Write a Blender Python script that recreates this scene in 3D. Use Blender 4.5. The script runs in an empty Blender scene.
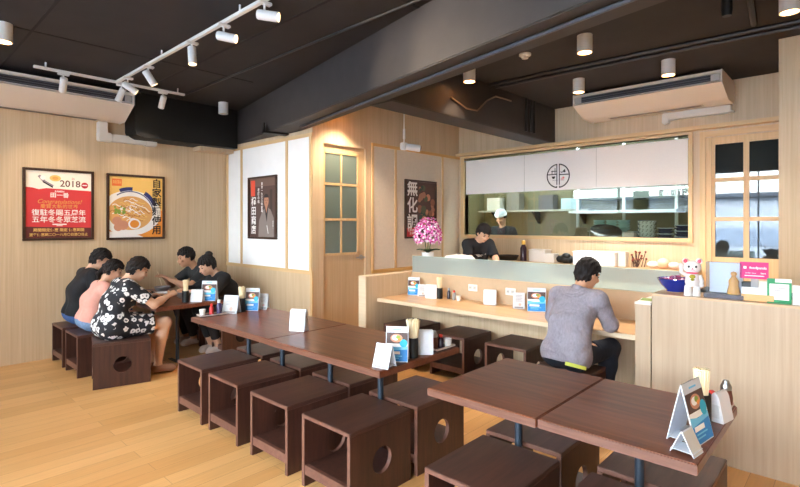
import bpy, bmesh, math, random
import numpy as np
from mathutils import Vector, Matrix

random.seed(7)
PI = math.pi
scene = bpy.context.scene
COL = scene.collection

# ---------------------------------------------------------------- camera
CAM_H, CAM_YAW, FPX = 1.55, 0.747, 497.0
cam_d = bpy.data.cameras.new('camera')
cam_d.sensor_fit = 'HORIZONTAL'
cam_d.sensor_width = 36.0
cam_d.lens = FPX / 800.0 * 36.0
cam_d.shift_y = -20.0 / 800.0
cam_d.clip_start = 0.05
cam = bpy.data.objects.new('camera', cam_d)
cam.location = (0, 0, CAM_H)
cam.rotation_euler = (PI / 2, 0, CAM_YAW)
COL.objects.link(cam)
scene.camera = cam

# ---------------------------------------------------------------- world, daylight, exposure
SKY_STRENGTH = 31.0
W_DOWN, W_TRACK = 45.0, 34.0
EXPOSURE = -0.14
world = bpy.data.worlds.new('sky')
scene.world = world
world.use_nodes = True
wn = world.node_tree.nodes
bg = wn['Background']
tc = wn.new('ShaderNodeTexCoord')
sp = wn.new('ShaderNodeSeparateXYZ')
rp = wn.new('ShaderNodeValToRGB')
rp.color_ramp.elements[0].position = 0.5
rp.color_ramp.elements[0].color = (0.95, 0.97, 1.0, 1)
rp.color_ramp.elements[1].position = 1.0
rp.color_ramp.elements[1].color = (0.62, 0.78, 1.0, 1)
mr = wn.new('ShaderNodeMapRange')
mr.inputs['From Min'].default_value = -1
world.node_tree.links.new(tc.outputs['Generated'], sp.inputs[0])
world.node_tree.links.new(sp.outputs['Z'], mr.inputs['Value'])
world.node_tree.links.new(mr.outputs[0], rp.inputs[0])
world.node_tree.links.new(rp.outputs[0], bg.inputs['Color'])
bg.inputs['Strength'].default_value = SKY_STRENGTH

vs = scene.view_settings
scene.display_settings.display_device = 'sRGB'
vs.view_transform = 'Standard'
vs.look = 'None'
vs.exposure = EXPOSURE
vs.gamma = 1.0
vs.use_curve_mapping = False
scene.cycles.max_bounces = 10
scene.cycles.diffuse_bounces = 6
scene.cycles.transparent_max_bounces = 16
scene.cycles.sample_clamp_indirect = 8.0
scene.cycles.caustics_reflective = False
scene.cycles.caustics_refractive = False
scene.cycles.use_denoising = True


def area_light(name, loc, rot, sx, sy, power, color=(1, 1, 1), portal=False):
    d = bpy.data.lights.new(name, 'AREA')
    d.shape = 'RECTANGLE'
    d.size, d.size_y = sx, sy
    d.energy = power
    d.color = color
    if portal:
        d.cycles.is_portal = True
    o = bpy.data.objects.new(name, d)
    o.location = loc
    o.rotation_euler = rot
    COL.objects.link(o)
    return o


# daylight through the shop front behind the camera (portals for the sky)
area_light('daylight_portal', (-1.15, -2.21, 1.45), (PI / 2, 0, PI), 4.5, 2.8, 1, portal=True)
area_light('daylight_portal', (-5.1, -2.21, 2.46), (PI / 2, 0, PI), 3.4, 1.2, 1, portal=True)


# ---------------------------------------------------------------- colour and materials
def lin(c):
    c = c / 255.0
    return c / 12.92 if c <= 0.04045 else ((c + 0.055) / 1.055) ** 2.4


def rgb(r, g, b):
    return (lin(r), lin(g), lin(b), 1.0)


MATS = {}


def mat(name, col, rough=0.55, metal=0.0, spec=0.5, noise=0.0, nscale=20.0, emit=0.0, trans=0.0, ior=1.45, alpha=1.0, coat=0.0):
    if name in MATS:
        return MATS[name]
    m = bpy.data.materials.new(name)
    m.use_nodes = True
    nt = m.node_tree
    b = nt.nodes['Principled BSDF']
    c = rgb(*col)
    b.inputs['Base Color'].default_value = c
    b.inputs['Roughness'].default_value = rough
    b.inputs['Metallic'].default_value = metal
    b.inputs['Specular IOR Level'].default_value = spec
    b.inputs['IOR'].default_value = ior
    b.inputs['Transmission Weight'].default_value = trans
    b.inputs['Alpha'].default_value = alpha
    b.inputs['Coat Weight'].default_value = coat
    if emit > 0:
        b.inputs['Emission Color'].default_value = c
        b.inputs['Emission Strength'].default_value = emit
    if noise > 0:
        t = nt.nodes.new('ShaderNodeTexCoord')
        n = nt.nodes.new('ShaderNodeTexNoise')
        n.inputs['Scale'].default_value = nscale
        n.inputs['Detail'].default_value = 4
        r = nt.nodes.new('ShaderNodeValToRGB')
        r.color_ramp.elements[0].position = 0.3
        r.color_ramp.elements[1].position = 0.7
        r.color_ramp.elements[0].color = tuple(v * (1 - noise) for v in c[:3]) + (1,)
        r.color_ramp.elements[1].color = tuple(min(1, v * (1 + noise)) for v in c[:3]) + (1,)
        nt.links.new(t.outputs['Object'], n.inputs['Vector'])
        nt.links.new(n.outputs['Fac'], r.inputs[0])
        nt.links.new(r.outputs[0], b.inputs['Base Color'])
    MATS[name] = m
    return m


def wood(name, c1, c2, stretch, rough=0.5, spec=0.5, rnd=0.0, bump=0.0, big=0.35, coat=0.0):
    """procedural wood: stretch = per-axis noise scale, grain runs along the axis with the small scale"""
    if name in MATS:
        return MATS[name]
    m = bpy.data.materials.new(name)
    m.use_nodes = True
    nt = m.node_tree
    L = nt.links.new
    b = nt.nodes['Principled BSDF']
    t = nt.nodes.new('ShaderNodeTexCoord')
    oi = nt.nodes.new('ShaderNodeObjectInfo')
    add = nt.nodes.new('ShaderNodeVectorMath')
    add.operation = 'ADD'
    L(t.outputs['Object'], add.inputs[0])
    if rnd > 0:
        ml = nt.nodes.new('ShaderNodeMath')
        ml.operation = 'MULTIPLY'
        ml.inputs[1].default_value = 13.0
        L(oi.outputs['Random'], ml.inputs[0])
        L(ml.outputs[0], add.inputs[1])
    mp = nt.nodes.new('ShaderNodeMapping')
    mp.inputs['Scale'].default_value = stretch
    L(add.outputs[0], mp.inputs[0])
    n = nt.nodes.new('ShaderNodeTexNoise')
    n.inputs['Scale'].default_value = 1.0
    n.inputs['Detail'].default_value = 6
    n.inputs['Roughness'].default_value = 0.6
    n.inputs['Distortion'].default_value = 0.25
    L(mp.outputs[0], n.inputs['Vector'])
    mp2 = nt.nodes.new('ShaderNodeMapping')
    mp2.inputs['Scale'].default_value = tuple(s * 0.16 for s in stretch)
    L(add.outputs[0], mp2.inputs[0])
    n2 = nt.nodes.new('ShaderNodeTexNoise')
    n2.inputs['Scale'].default_value = 1.0
    n2.inputs['Detail'].default_value = 2
    L(mp2.outputs[0], n2.inputs['Vector'])
    mx = nt.nodes.new('ShaderNodeMix')
    mx.data_type = 'FLOAT'
    mx.inputs[0].default_value = big
    L(n.outputs['Fac'], mx.inputs[2])
    L(n2.outputs['Fac'], mx.inputs[3])
    r = nt.nodes.new('ShaderNodeValToRGB')
    r.color_ramp.elements[0].position = 0.34
    r.color_ramp.elements[1].position = 0.66
    r.color_ramp.elements[0].color = rgb(*c1)
    r.color_ramp.elements[1].color = rgb(*c2)
    L(mx.outputs[0], r.inputs[0])
    out = r.outputs[0]
    if rnd > 0:
        hs = nt.nodes.new('ShaderNodeHueSaturation')
        mrg = nt.nodes.new('ShaderNodeMapRange')
        mrg.inputs['To Min'].default_value = 1 - rnd
        mrg.inputs['To Max'].default_value = 1 + rnd
        L(oi.outputs['Random'], mrg.inputs['Value'])
        L(mrg.outputs[0], hs.inputs['Value'])
        L(out, hs.inputs['Color'])
        out = hs.outputs[0]
    L(out, b.inputs['Base Color'])
    b.inputs['Roughness'].default_value = rough
    b.inputs['Specular IOR Level'].default_value = spec
    b.inputs['Coat Weight'].default_value = coat
    if bump > 0:
        bp = nt.nodes.new('ShaderNodeBump')
        bp.inputs['Strength'].default_value = bump
        bp.inputs['Distance'].default_value = 0.002
        L(n.outputs['Fac'], bp.inputs['Height'])
        L(bp.outputs[0], b.inputs['Normal'])
    MATS[name] = m
    return m


def floor_material():
    m = bpy.data.materials.new('bamboo_floor')
    m.use_nodes = True
    nt = m.node_tree
    L = nt.links.new
    b = nt.nodes['Principled BSDF']
    t = nt.nodes.new('ShaderNodeTexCoord')
    mp = nt.nodes.new('ShaderNodeMapping')
    mp.inputs['Rotation'].default_value = (0, 0, PI / 2)
    L(t.outputs['Object'], mp.inputs[0])
    br = nt.nodes.new('ShaderNodeTexBrick')
    br.offset = 0.43
    br.inputs['Scale'].default_value = 1.0
    br.inputs['Brick Width'].default_value = 1.25
    br.inputs['Row Height'].default_value = 0.125
    br.inputs['Mortar Size'].default_value = 0.0012
    br.inputs['Bias'].default_value = 0.0
    br.inputs['Color1'].default_value = rgb(*FLOOR_A)
    br.inputs['Color2'].default_value = rgb(*FLOOR_B)
    br.inputs['Mortar'].default_value = rgb(158, 116, 70)
    L(mp.outputs[0], br.inputs['Vector'])
    mp2 = nt.nodes.new('ShaderNodeMapping')
    mp2.inputs['Scale'].default_value = (60, 2.5, 1)
    L(t.outputs['Object'], mp2.inputs[0])
    n = nt.nodes.new('ShaderNodeTexNoise')
    n.inputs['Detail'].default_value = 5
    n.inputs['Scale'].default_value = 1
    L(mp2.outputs[0], n.inputs['Vector'])
    mrg = nt.nodes.new('ShaderNodeMapRange')
    mrg.inputs['To Min'].default_value = 0.86
    mrg.inputs['To Max'].default_value = 1.14
    L(n.outputs['Fac'], mrg.inputs['Value'])
    hs = nt.nodes.new('ShaderNodeHueSaturation')
    L(br.outputs['Color'], hs.inputs['Color'])
    L(mrg.outputs[0], hs.inputs['Value'])
    L(hs.outputs[0], b.inputs['Base Color'])
    b.inputs['Roughness'].default_value = 0.36
    b.inputs['Specular IOR Level'].default_value = 0.45
    return m


FLOOR_A, FLOOR_B = (206, 152, 92), (222, 172, 112)


def glass_mat(name, tint, refl_lo, refl_hi, rough=0.0, body=0.0, body_col=(220, 235, 232)):
    """architectural pane: see-through tinted glass with fresnel reflection and an optional frosted body"""
    m = bpy.data.materials.new(name)
    m.use_nodes = True
    nt = m.node_tree
    L = nt.links.new
    for n in list(nt.nodes):
        if n.type == 'BSDF_PRINCIPLED':
            nt.nodes.remove(n)
    out = [n for n in nt.nodes if n.type == 'OUTPUT_MATERIAL'][0]
    tr = nt.nodes.new('ShaderNodeBsdfTransparent')
    tr.inputs[0].default_value = rgb(*tint)
    base = tr.outputs[0]
    if body > 0:
        df = nt.nodes.new('ShaderNodeBsdfDiffuse')
        df.inputs[0].default_value = rgb(*body_col)
        tl = nt.nodes.new('ShaderNodeBsdfTranslucent')
        tl.inputs[0].default_value = rgb(*body_col)
        m0 = nt.nodes.new('ShaderNodeMixShader')
        m0.inputs[0].default_value = 0.5
        L(df.outputs[0], m0.inputs[1])
        L(tl.outputs[0], m0.inputs[2])
        m1 = nt.nodes.new('ShaderNodeMixShader')
        m1.inputs[0].default_value = body
        L(base, m1.inputs[1])
        L(m0.outputs[0], m1.inputs[2])
        base = m1.outputs[0]
    gl = nt.nodes.new('ShaderNodeBsdfGlossy')
    gl.inputs['Roughness'].default_value = rough
    lw = nt.nodes.new('ShaderNodeLayerWeight')
    lw.inputs[0].default_value = 0.35
    mrg = nt.nodes.new('ShaderNodeMapRange')
    mrg.inputs['To Min'].default_value = refl_lo
    mrg.inputs['To Max'].default_value = refl_hi
    L(lw.outputs['Fresnel'], mrg.inputs['Value'])
    mx = nt.nodes.new('ShaderNodeMixShader')
    L(mrg.outputs[0], mx.inputs[0])
    L(base, mx.inputs[1])
    L(gl.outputs[0], mx.inputs[2])
    L(mx.outputs[0], out.inputs['Surface'])
    MATS[name] = m
    return m


# ---------------------------------------------------------------- mesh builder
X90 = Matrix.Rotation(PI / 2, 4, 'X')


class B:
    """collects shapes into ONE mesh; material slots are created as they are used"""

    def __init__(self):
        self.bm = bmesh.new()
        self.slots = []
        self.M = Matrix.Identity(4)

    def mi(self, m):
        if m not in self.slots:
            self.slots.append(m)
        return self.slots.index(m)

    def _add(self, verts, faces, m, M=None, smooth=False):
        T = self.M @ M if M is not None else self.M
        vs_ = [self.bm.verts.new(T @ Vector(v)) for v in verts]
        k = self.mi(m)
        fs = []
        for f in faces:
            try:
                fc = self.bm.faces.new([vs_[i] for i in f])
                fc.material_index = k
                fc.smooth = smooth
                fs.append(fc)
            except ValueError:
                pass
        return vs_, fs

    def box(self, x0, x1, y0, y1, z0, z1, m, bev=0.0, seg=2, M=None):
        v = [(x, y, z) for x in (x0, x1) for y in (y0, y1) for z in (z0, z1)]
        f = [(0, 1, 3, 2), (4, 6, 7, 5), (0, 4, 5, 1), (2, 3, 7, 6), (0, 2, 6, 4), (1, 5, 7, 3)]
        vs_, fs = self._add(v, f, m, M)
        if bev > 0:
            es = list({e for fc in fs for e in fc.edges})
            bmesh.ops.bevel(self.bm, geom=es, offset=bev, segments=seg, affect='EDGES', clamp_overlap=True, material=-1)

    def prism(self, poly, d0, d1, m, axis='Y', bev=0.0, M=None):
        """poly of (a, b); axis Y: (x, z) extruded y, X: (y, z) extruded x, Z: (x, y) extruded z"""
        def P(a, b, d):
            return {'Y': (a, d, b), 'X': (d, a, b), 'Z': (a, b, d)}[axis]
        n = len(poly)
        v = [P(a, b, d0) for a, b in poly] + [P(a, b, d1) for a, b in poly]
        f = [tuple(range(n)), tuple(range(2 * n - 1, n - 1, -1))] + [(i, i + n, (i + 1) % n + n, (i + 1) % n) for i in range(n)]
        vs_, fs = self._add(v, f, m, M)
        bmesh.ops.recalc_face_normals(self.bm, faces=fs)
        if bev > 0:
            es = list({e for fc in fs for e in fc.edges})
            bmesh.ops.bevel(self.bm, geom=es, offset=bev, segments=2, affect='EDGES', clamp_overlap=True, material=-1)

    def lathe(self, prof, m, n=24, M=None, cap0=True, cap1=True):
        """prof of (r, z) from one end to the other"""
        v, f = [], []
        for r, z in prof:
            for i in range(n):
                a = 2 * PI * i / n
                v.append((r * math.cos(a), r * math.sin(a), z))
        for k in range(len(prof) - 1):
            for i in range(n):
                j = (i + 1) % n
                f.append((k * n + i, k * n + j, (k + 1) * n + j, (k + 1) * n + i))
        if cap0 and prof[0][0] > 1e-6:
            f.append(tuple(range(n - 1, -1, -1)))
        if cap1 and prof[-1][0] > 1e-6:
            k = (len(prof) - 1) * n
            f.append(tuple(range(k, k + n)))
        vs_, fs = self._add(v, f, m, M, smooth=True)
        bmesh.ops.remove_doubles(self.bm, verts=vs_, dist=1e-6)

    def cyl(self, p0, p1, r, m, n=16, r1=None):
        p0, p1 = Vector(p0), Vector(p1)
        d = p1 - p0
        M = Matrix.Translation(p0) @ d.to_track_quat('Z', 'Y').to_matrix().to_4x4()
        self.lathe([(r, 0), (r if r1 is None else r1, d.length)], m, n, M)

    def tube(self, pts, r, m, n=10):
        pts = [Vector(p) for p in pts]
        v, f = [], []
        up = Vector((0, 0, 1))
        for k, p in enumerate(pts):
            d = (pts[min(k + 1, len(pts) - 1)] - pts[max(k - 1, 0)]).normalized()
            a = d.cross(up)
            if a.length < 1e-3:
                a = d.cross(Vector((0, 1, 0)))
            a.normalize()
            b = a.cross(d)
            for i in range(n):
                t = 2 * PI * i / n
                v.append(tuple(p + r * (math.cos(t) * a + math.sin(t) * b)))
        for k in range(len(pts) - 1):
            for i in range(n):
                j = (i + 1) % n
                f.append((k * n + i, (k + 1) * n + i, (k + 1) * n + j, k * n + j))
        f.append(tuple(range(n)))
        f.append(tuple(range((len(pts) - 1) * n + n - 1, (len(pts) - 1) * n - 1, -1)))
        vs_, fs = self._add(v, f, m, None, smooth=True)
        bmesh.ops.recalc_face_normals(self.bm, faces=fs)

    def ball(self, c, r, m, n=16, k=10, M=None):
        """ellipsoid, r a number or (rx, ry, rz)"""
        if not isinstance(r, tuple):
            r = (r, r, r)
        prof = [(math.sin(PI * i / k), -math.cos(PI * i / k)) for i in range(k + 1)]
        T = Matrix.Translation(Vector(c)) @ (M or Matrix.Identity(4)) @ Matrix.Diagonal((r[0], r[1], r[2], 1))
        self.lathe([(max(a, 1e-7), b) for a, b in prof], m, n, T, False, False)

    # flat print on a local XZ sheet facing -Y; d = how far it lies in front of y=0
    def quad(self, x0, x1, z0, z1, d, m):
        self._add([(x0, -d, z0), (x1, -d, z0), (x1, -d, z1), (x0, -d, z1)], [(0, 1, 2, 3)], m)

    def poly(self, pts, d, m):
        vs_, fs = self._add([(x, -d, z) for x, z in pts], [tuple(range(len(pts)))], m)
        for fc in fs:
            fc.normal_update()
            if fc.normal.y * 1 > 0 and self.M == Matrix.Identity(4):
                fc.normal_flip()

    def disc(self, x, z, r, d, m, n=24, rz=None, a0=0, a1=2 * PI):
        full = abs(a1 - a0 - 2 * PI) < 1e-6
        k = n if full else n + 1
        pts = [(x + r * math.cos(a0 + (a1 - a0) * i / n), z + (rz or r) * math.sin(a0 + (a1 - a0) * i / n)) for i in range(k)]
        self.poly(pts, d, m)

    def ring(self, x, z, r0, r1, d, m, n=40, a0=0, a1=2 * PI):
        v, f = [], []
        for i in range(n + 1):
            a = a0 + (a1 - a0) * i / n
            v += [(x + r0 * math.cos(a), -d, z + r0 * math.sin(a)), (x + r1 * math.cos(a), -d, z + r1 * math.sin(a))]
        for i in range(n):
            f.append((2 * i, 2 * i + 1, 2 * i + 3, 2 * i + 2))
        self._add(v, f, m)

    def stroke(self, pts, w, d, m):
        for (x0, z0), (x1, z1) in zip(pts, pts[1:]):
            L_ = math.hypot(x1 - x0, z1 - z0) or 1
            nx, nz = -(z1 - z0) / L_ * w / 2, (x1 - x0) / L_ * w / 2
            self._add([(x0 - nx, -d, z0 - nz), (x1 - nx, -d, z1 - nz), (x1 + nx, -d, z1 + nz), (x0 + nx, -d, z0 + nz)], [(0, 1, 2, 3)], m)

    def text(self, s, x, z, size, d, m, bold=0.0, align='CENTER', sx=1.0, vertical=False, pitch=1.0, shear=0.0, space=1.0):
        """writing on the local XZ sheet"""
        if vertical:
            for i, ch in enumerate(s):
                self.text(ch, x, z - i * size * pitch, size, d, m, bold, 'CENTER', sx)
            return
        cu = bpy.data.curves.new('t', 'FONT')
        cu.body = s
        cu.size = size
        cu.align_x = align
        cu.align_y = 'CENTER'
        cu.offset = bold * size
        cu.shear = shear
        cu.space_character = space
        cu.resolution_u = 3
        ob = bpy.data.objects.new('t', cu)
        COL.objects.link(ob)
        dg = bpy.context.evaluated_depsgraph_get()
        me = bpy.data.meshes.new_from_object(ob.evaluated_get(dg))
        M = Matrix.Translation((x, -d, z)) @ X90 @ Matrix.Diagonal((sx, 1, 1, 1))
        self._add([v.co.copy() for v in me.vertices], [tuple(p.vertices) for p in me.polygons], m, M)
        bpy.data.objects.remove(ob)
        bpy.data.curves.remove(cu)
        bpy.data.meshes.remove(me)

    def done(self, name, parent=None, loc=None, rotz=0.0, sharp=35):
        me = bpy.data.meshes.new(name)
        self.bm.to_mesh(me)
        self.bm.free()
        for m in self.slots:
            me.materials.append(m)
        if sharp:
            me.polygons.foreach_set('use_smooth', [True] * len(me.polygons))
            me.set_sharp_from_angle(angle=math.radians(sharp))
        o = bpy.data.objects.new(name, me)
        COL.objects.link(o)
        if parent is not None:
            o.parent = parent
        if loc is not None:
            o.location = loc
        o.rotation_euler.z = rotz
        return o


def tag(o, label, cat, group=None, kind=None):
    o['label'] = label
    o['category'] = cat
    if group:
        o['group'] = group
    if kind:
        o['kind'] = kind
    return o


def thing(name, label, cat, loc=(0, 0, 0), rotz=0.0, group=None):
    o = bpy.data.objects.new(name, None)
    o.empty_display_size = 0.1
    COL.objects.link(o)
    o.location = loc
    o.rotation_euler.z = rotz
    return tag(o, label, cat, group)


def struct(b, name):
    o = b.done(name)
    o['kind'] = 'structure'
    return o


def dup(root, loc, rotz=None, label=None, group=None):
    r = root.copy()
    COL.objects.link(r)
    r.location = loc
    if rotz is not None:
        r.rotation_euler.z = rotz
    if label:
        r['label'] = label
    if group:
        r['group'] = group
    for ch in list(root.children):
        c = ch.copy()
        COL.objects.link(c)
        c.parent = r
        for g in list(ch.children):
            d = g.copy()
            COL.objects.link(d)
            d.parent = c
    return r


# ---------------------------------------------------------------- shared materials
M_wall = wood('oak_wall', (196, 168, 132), (216, 191, 158), (55, 55, 1.3), rough=0.6, big=0.4)
M_oakH = wood('oak_trim', (204, 168, 118), (222, 188, 140), (2, 40, 40), rough=0.5)
M_oakV = wood('oak_post', (204, 168, 118), (222, 188, 140), (40, 40, 2), rough=0.5)
M_door = wood('oak_door', (190, 158, 118), (206, 176, 138), (50, 50, 1.5), rough=0.55)
M_cash = wood('pale_oak', (176, 150, 123), (194, 170, 142), (45, 45, 1.3), rough=0.55)
M_ledge = wood('ledge_oak', (186, 146, 102), (204, 166, 120), (2, 35, 35), rough=0.32, coat=0.15)
M_ledge_edge = wood('ledge_edge', (214, 190, 156), (228, 206, 174), (2, 40, 40), rough=0.5)
M_paper = mat('paper_panel', (246, 246, 245), 0.8, noise=0.02, nscale=6)
M_paper2 = mat('cloth_panel', (222, 208, 188), 0.8, noise=0.03, nscale=30)
M_ceil = mat('ceiling_paint', (42, 36, 35), 0.85, noise=0.16, nscale=3)
M_beam = mat('beam_paint', (50, 44, 42), 0.6, noise=0.10, nscale=7)
M_pipe = mat('black_conduit', (40, 37, 36), 0.45)
M_black = mat('matte_black', (18, 18, 19), 0.5)
M_white = mat('white_enamel', (235, 235, 234), 0.4)
M_whiteP = mat('white_plastic', (238, 238, 238), 0.3)
M_acw = mat('air_conditioner_white', (232, 224, 214), 0.45)
M_steel = mat('steel', (170, 172, 174), 0.3, metal=1.0)
M_navy = mat('blue_black_steel', (44, 52, 62), 0.38, metal=0.3)
M_frame = wood('dark_frame', (52, 33, 24), (74, 48, 34), (30, 30, 30), rough=0.4)
M_stool = wood('dark_stool_wood', (50, 27, 21), (82, 48, 37), (36, 36, 3), rough=0.42, rnd=0.10, bump=0.05)
M_stoolT = wood('dark_stool_top', (60, 38, 32), (92, 60, 50), (36, 3, 36), rough=0.36, rnd=0.12, bump=0.05)
M_stoolE = wood('stool_edge', (86, 54, 44), (114, 76, 62), (30, 30, 30), rough=0.5, rnd=0.08)
M_table = wood('walnut_table', (88, 46, 30), (132, 77, 53), (2.5, 30, 30), rough=0.3, coat=0.12, spec=0.35, rnd=0.05)
M_tableE = wood('table_edge', (84, 50, 38), (118, 78, 62), (6, 60, 90), rough=0.45)
# ================================================================ THE SETTING
ZC = 3.15
XL, YF, XR = -6.83, -2.2, 2.5
YP = 3.633          # wall with the white paper panels
XD = -4.784         # wall with the glazed door
YK = 6.577          # kitchen wall
M_floor = floor_material()

b = B()
b.box(XL - 0.12, XR + 0.1, YF - 0.1, 9.2, -0.06, 0, M_floor)
struct(b, 'floor')

b = B()
b.box(XL - 0.12, XR + 0.1, YF - 0.1, 9.2, ZC, ZC + 0.1, M_ceil)
struct(b, 'ceiling')

b = B()
b.box(XL - 0.12, XL, YF - 0.1, YP + 0.1, 0, ZC, M_wall)
struct(b, 'wall_left')

b = B()   # wall of paper panels, oak below
b.box(XL, XD, YP, YP + 0.1, 0, ZC, M_wall)
for x0, x1 in ((-6.775, -6.425), (-6.375, -5.325), (-5.275, -4.84)):
    b.box(x0, x1, YP - 0.006, YP, 0.985, 2.59, M_paper)
struct(b, 'wall_panelled')
b = B()
for x in (-6.80, -6.40, -5.30, -4.81):
    b.box(x - 0.022, x + 0.022, YP - 0.016, YP - 0.001, 0.985, 2.59, M_oakV)
b.box(XL, XD + 0.014, YP - 0.02, YP - 0.001, 0.94, 0.985, M_oakH)
b.box(XL, XD + 0.014, YP - 0.02, YP - 0.001, 2.59, 2.632, M_oakH)
b.box(XD - 0.03, XD + 0.014, YP - 0.014, YP - 0.001, 0, 0.94, M_oakV)
struct(b, 'trim_1')

b = B()   # wall with the door, cloth panels beyond it
DY0, DY1, DZ = 3.80, 4.50, 2.53
b.box(XD - 0.1, XD, YP + 0.1, DY0, 0, ZC, M_wall)
b.box(XD - 0.1, XD, DY0, DY1, DZ, ZC, M_wall)
b.box(XD - 0.1, XD, DY1, YK + 0.1, 0, ZC, M_wall)
for y0, y1 in ((4.64, 5.045), (5.085, 6.11), (6.15, YK)):
    b.box(XD, XD + 0.006, y0, y1, 0.93, 2.585, M_paper2)
struct(b, 'wall_alcove')
M_gold = wood('golden_trim', (206, 158, 92), (222, 178, 112), (40, 2, 40), rough=0.5)
b = B()
for y in (4.62, 5.065, 6.13):
    b.box(XD + 0.001, XD + 0.016, y - 0.02, y + 0.02, 0.93, 2.585, M_oakV)
b.box(XD + 0.001, XD + 0.02, 4.60, YK, 2.585, 2.625, M_gold)
b.box(XD + 0.001, XD + 0.02, 4.60, YK, 0.885, 0.93, M_gold)
struct(b, 'trim_2')
M_frost = glass_mat('frosted_pane', (150, 172, 160), 0.02, 0.25, rough=0.08, body=0.8, body_col=(158, 176, 166))
b = B()   # glazed door, set back in its opening
b.box(XD - 0.07, XD - 0.03, DY0, DY1, 0, DZ, M_door)
for (y0, y1) in ((3.835, 4.075), (4.115, 4.365)):
    pass
door1 = struct(b, 'door_1')
b = B()
for y in (3.822, 4.095, 4.378):
    b.box(XD - 0.03, XD - 0.016, y - 0.014, y + 0.014, 1.15, 2.45, M_oakV)
for z in (1.165, 1.60, 2.04, 2.435):
    b.box(XD - 0.0295, XD - 0.016, 3.81, 4.39, z - 0.016, z + 0.016, M_oakH)
b.done('glazing_bar', door1)
for y0, y1 in ((3.836, 4.081), (4.109, 4.364)):
    for z0, z1 in ((1.181, 1.584), (1.616, 2.024), (2.056, 2.419)):
        b = B()
        b.box(XD - 0.03, XD - 0.026, y0, y1, z0, z1, M_frost)
        b.done('door_pane', door1)
b = B()
b.cyl((XD - 0.03, 4.44, 1.11), (XD - 0.018, 4.44, 1.11), 0.032, M_steel)
b.cyl((XD - 0.03, 4.44, 1.11), (XD + 0.04, 4.44, 1.11), 0.012, M_steel)
b.cyl((XD + 0.035, 4.45, 1.11), (XD + 0.035, 4.31, 1.11), 0.011, M_steel)
b.done('door_handle', door1)

# kitchen wall with window and door
WX0, WX1, WZ0, WZ1 = -4.665, -1.475, 1.375, 2.59
KX0, KX1 = -1.30, -0.45
b = B()
b.box(XD, WX0, YK, YK + 0.1, 0, ZC, M_wall)
b.box(WX0, WX1, YK, YK + 0.1, 0, WZ0, M_wall)
b.box(WX0, WX1, YK, YK + 0.1, WZ1, ZC, M_wall)
b.box(WX1, KX0, YK, YK + 0.1, 0, ZC, M_wall)
b.box(KX0, KX1, YK, YK + 0.1, 2.53, ZC, M_wall)
struct(b, 'wall_back')
b = B()   # the trim shelf that runs above window and door
b.box(XD, -0.5, YK - 0.10, YK, 2.625, 2.67, M_oakH, bev=0.004)
struct(b, 'trim_3')
M_glass = glass_mat('window_glass', (226, 234, 228), 0.042, 0.22)
b = B()
t = 0.055
b.box(WX0 - t, WX0, YK - 0.03, YK + 0.1, WZ0 - t, WZ1 + 0.03, M_oakV)
b.box(WX1, WX1 + t - 0.01, YK - 0.03, YK + 0.1, WZ0 - t, WZ1 + 0.03, M_oakV)
b.box(WX0, WX1, YK - 0.03, YK + 0.1, WZ0 - 0.045, WZ0, M_oakH)
b.box(WX0, WX1, YK - 0.02, YK + 0.1, WZ1, WZ1 + 0.03, M_oakH)
win1 = struct(b, 'window_1')
b = B()
b.box(WX0, WX1, YK + 0.045, YK + 0.051, WZ0, WZ1, M_glass)
b.done('window_pane', win1)

M_pane2 = glass_mat('door_glass', (70, 78, 78), 0.085, 0.45, rough=0.015, body=0.8, body_col=(70, 76, 76))
b = B()   # kitchen door
b.box(KX0, KX0 + 0.055, YK + 0.0, YK + 0.045, 0, 2.53, M_oakV)
b.box(KX0 + 0.055, KX1, YK + 0.02, YK + 0.06, 0, 1.17, M_oakV)
b.box(KX0 + 0.055, KX1, YK + 0.02, YK + 0.06, 2.45, 2.53, M_oakV)
b.box(KX0 + 0.055, KX0 + 0.085, YK + 0.02, YK + 0.06, 1.17, 2.45, M_oakV)
for x in (-0.920, -0.600):
    b.box(x - 0.026, x + 0.026, YK + 0.02, YK + 0.06, 1.17, 2.45, M_oakV)
b.box(-0.574, KX1, YK + 0.02, YK + 0.06, 1.17, 2.45, M_oakV)
for z in (1.60, 2.045):
    b.box(-1.22, -0.60, YK + 0.021, YK + 0.059, z - 0.022, z + 0.022, M_oakH)
door2 = struct(b, 'door_2')
for x0, x1 in ((-1.216, -0.945), (-0.895, -0.625)):
    for z0, z1 in ((1.17, 1.578), (1.622, 2.023), (2.067, 2.45)):
        b = B()
        b.box(x0, x1, YK + 0.038, YK + 0.044, z0, z1, M_pane2)
        b.done('door_pane', door2)
b = B()
b.box(KX0 - 0.06, KX0, YK - 0.02, YK + 0.0, 0, 2.60, M_oakV)
b.box(KX0, KX1, YK - 0.02, YK + 0.0, 2.54, 2.60, M_oakH)
struct(b, 'trim_4')

# oak block wall on the right, right wall
b = B()
b.box(-0.52, XR, 5.40, YK + 0.1, 0, ZC, M_wall)
struct(b, 'wall_right_block')
b = B()
b.box(XR, XR + 0.1, YF - 0.1, 5.40, 0, ZC, M_wall)
struct(b, 'wall_right')

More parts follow.
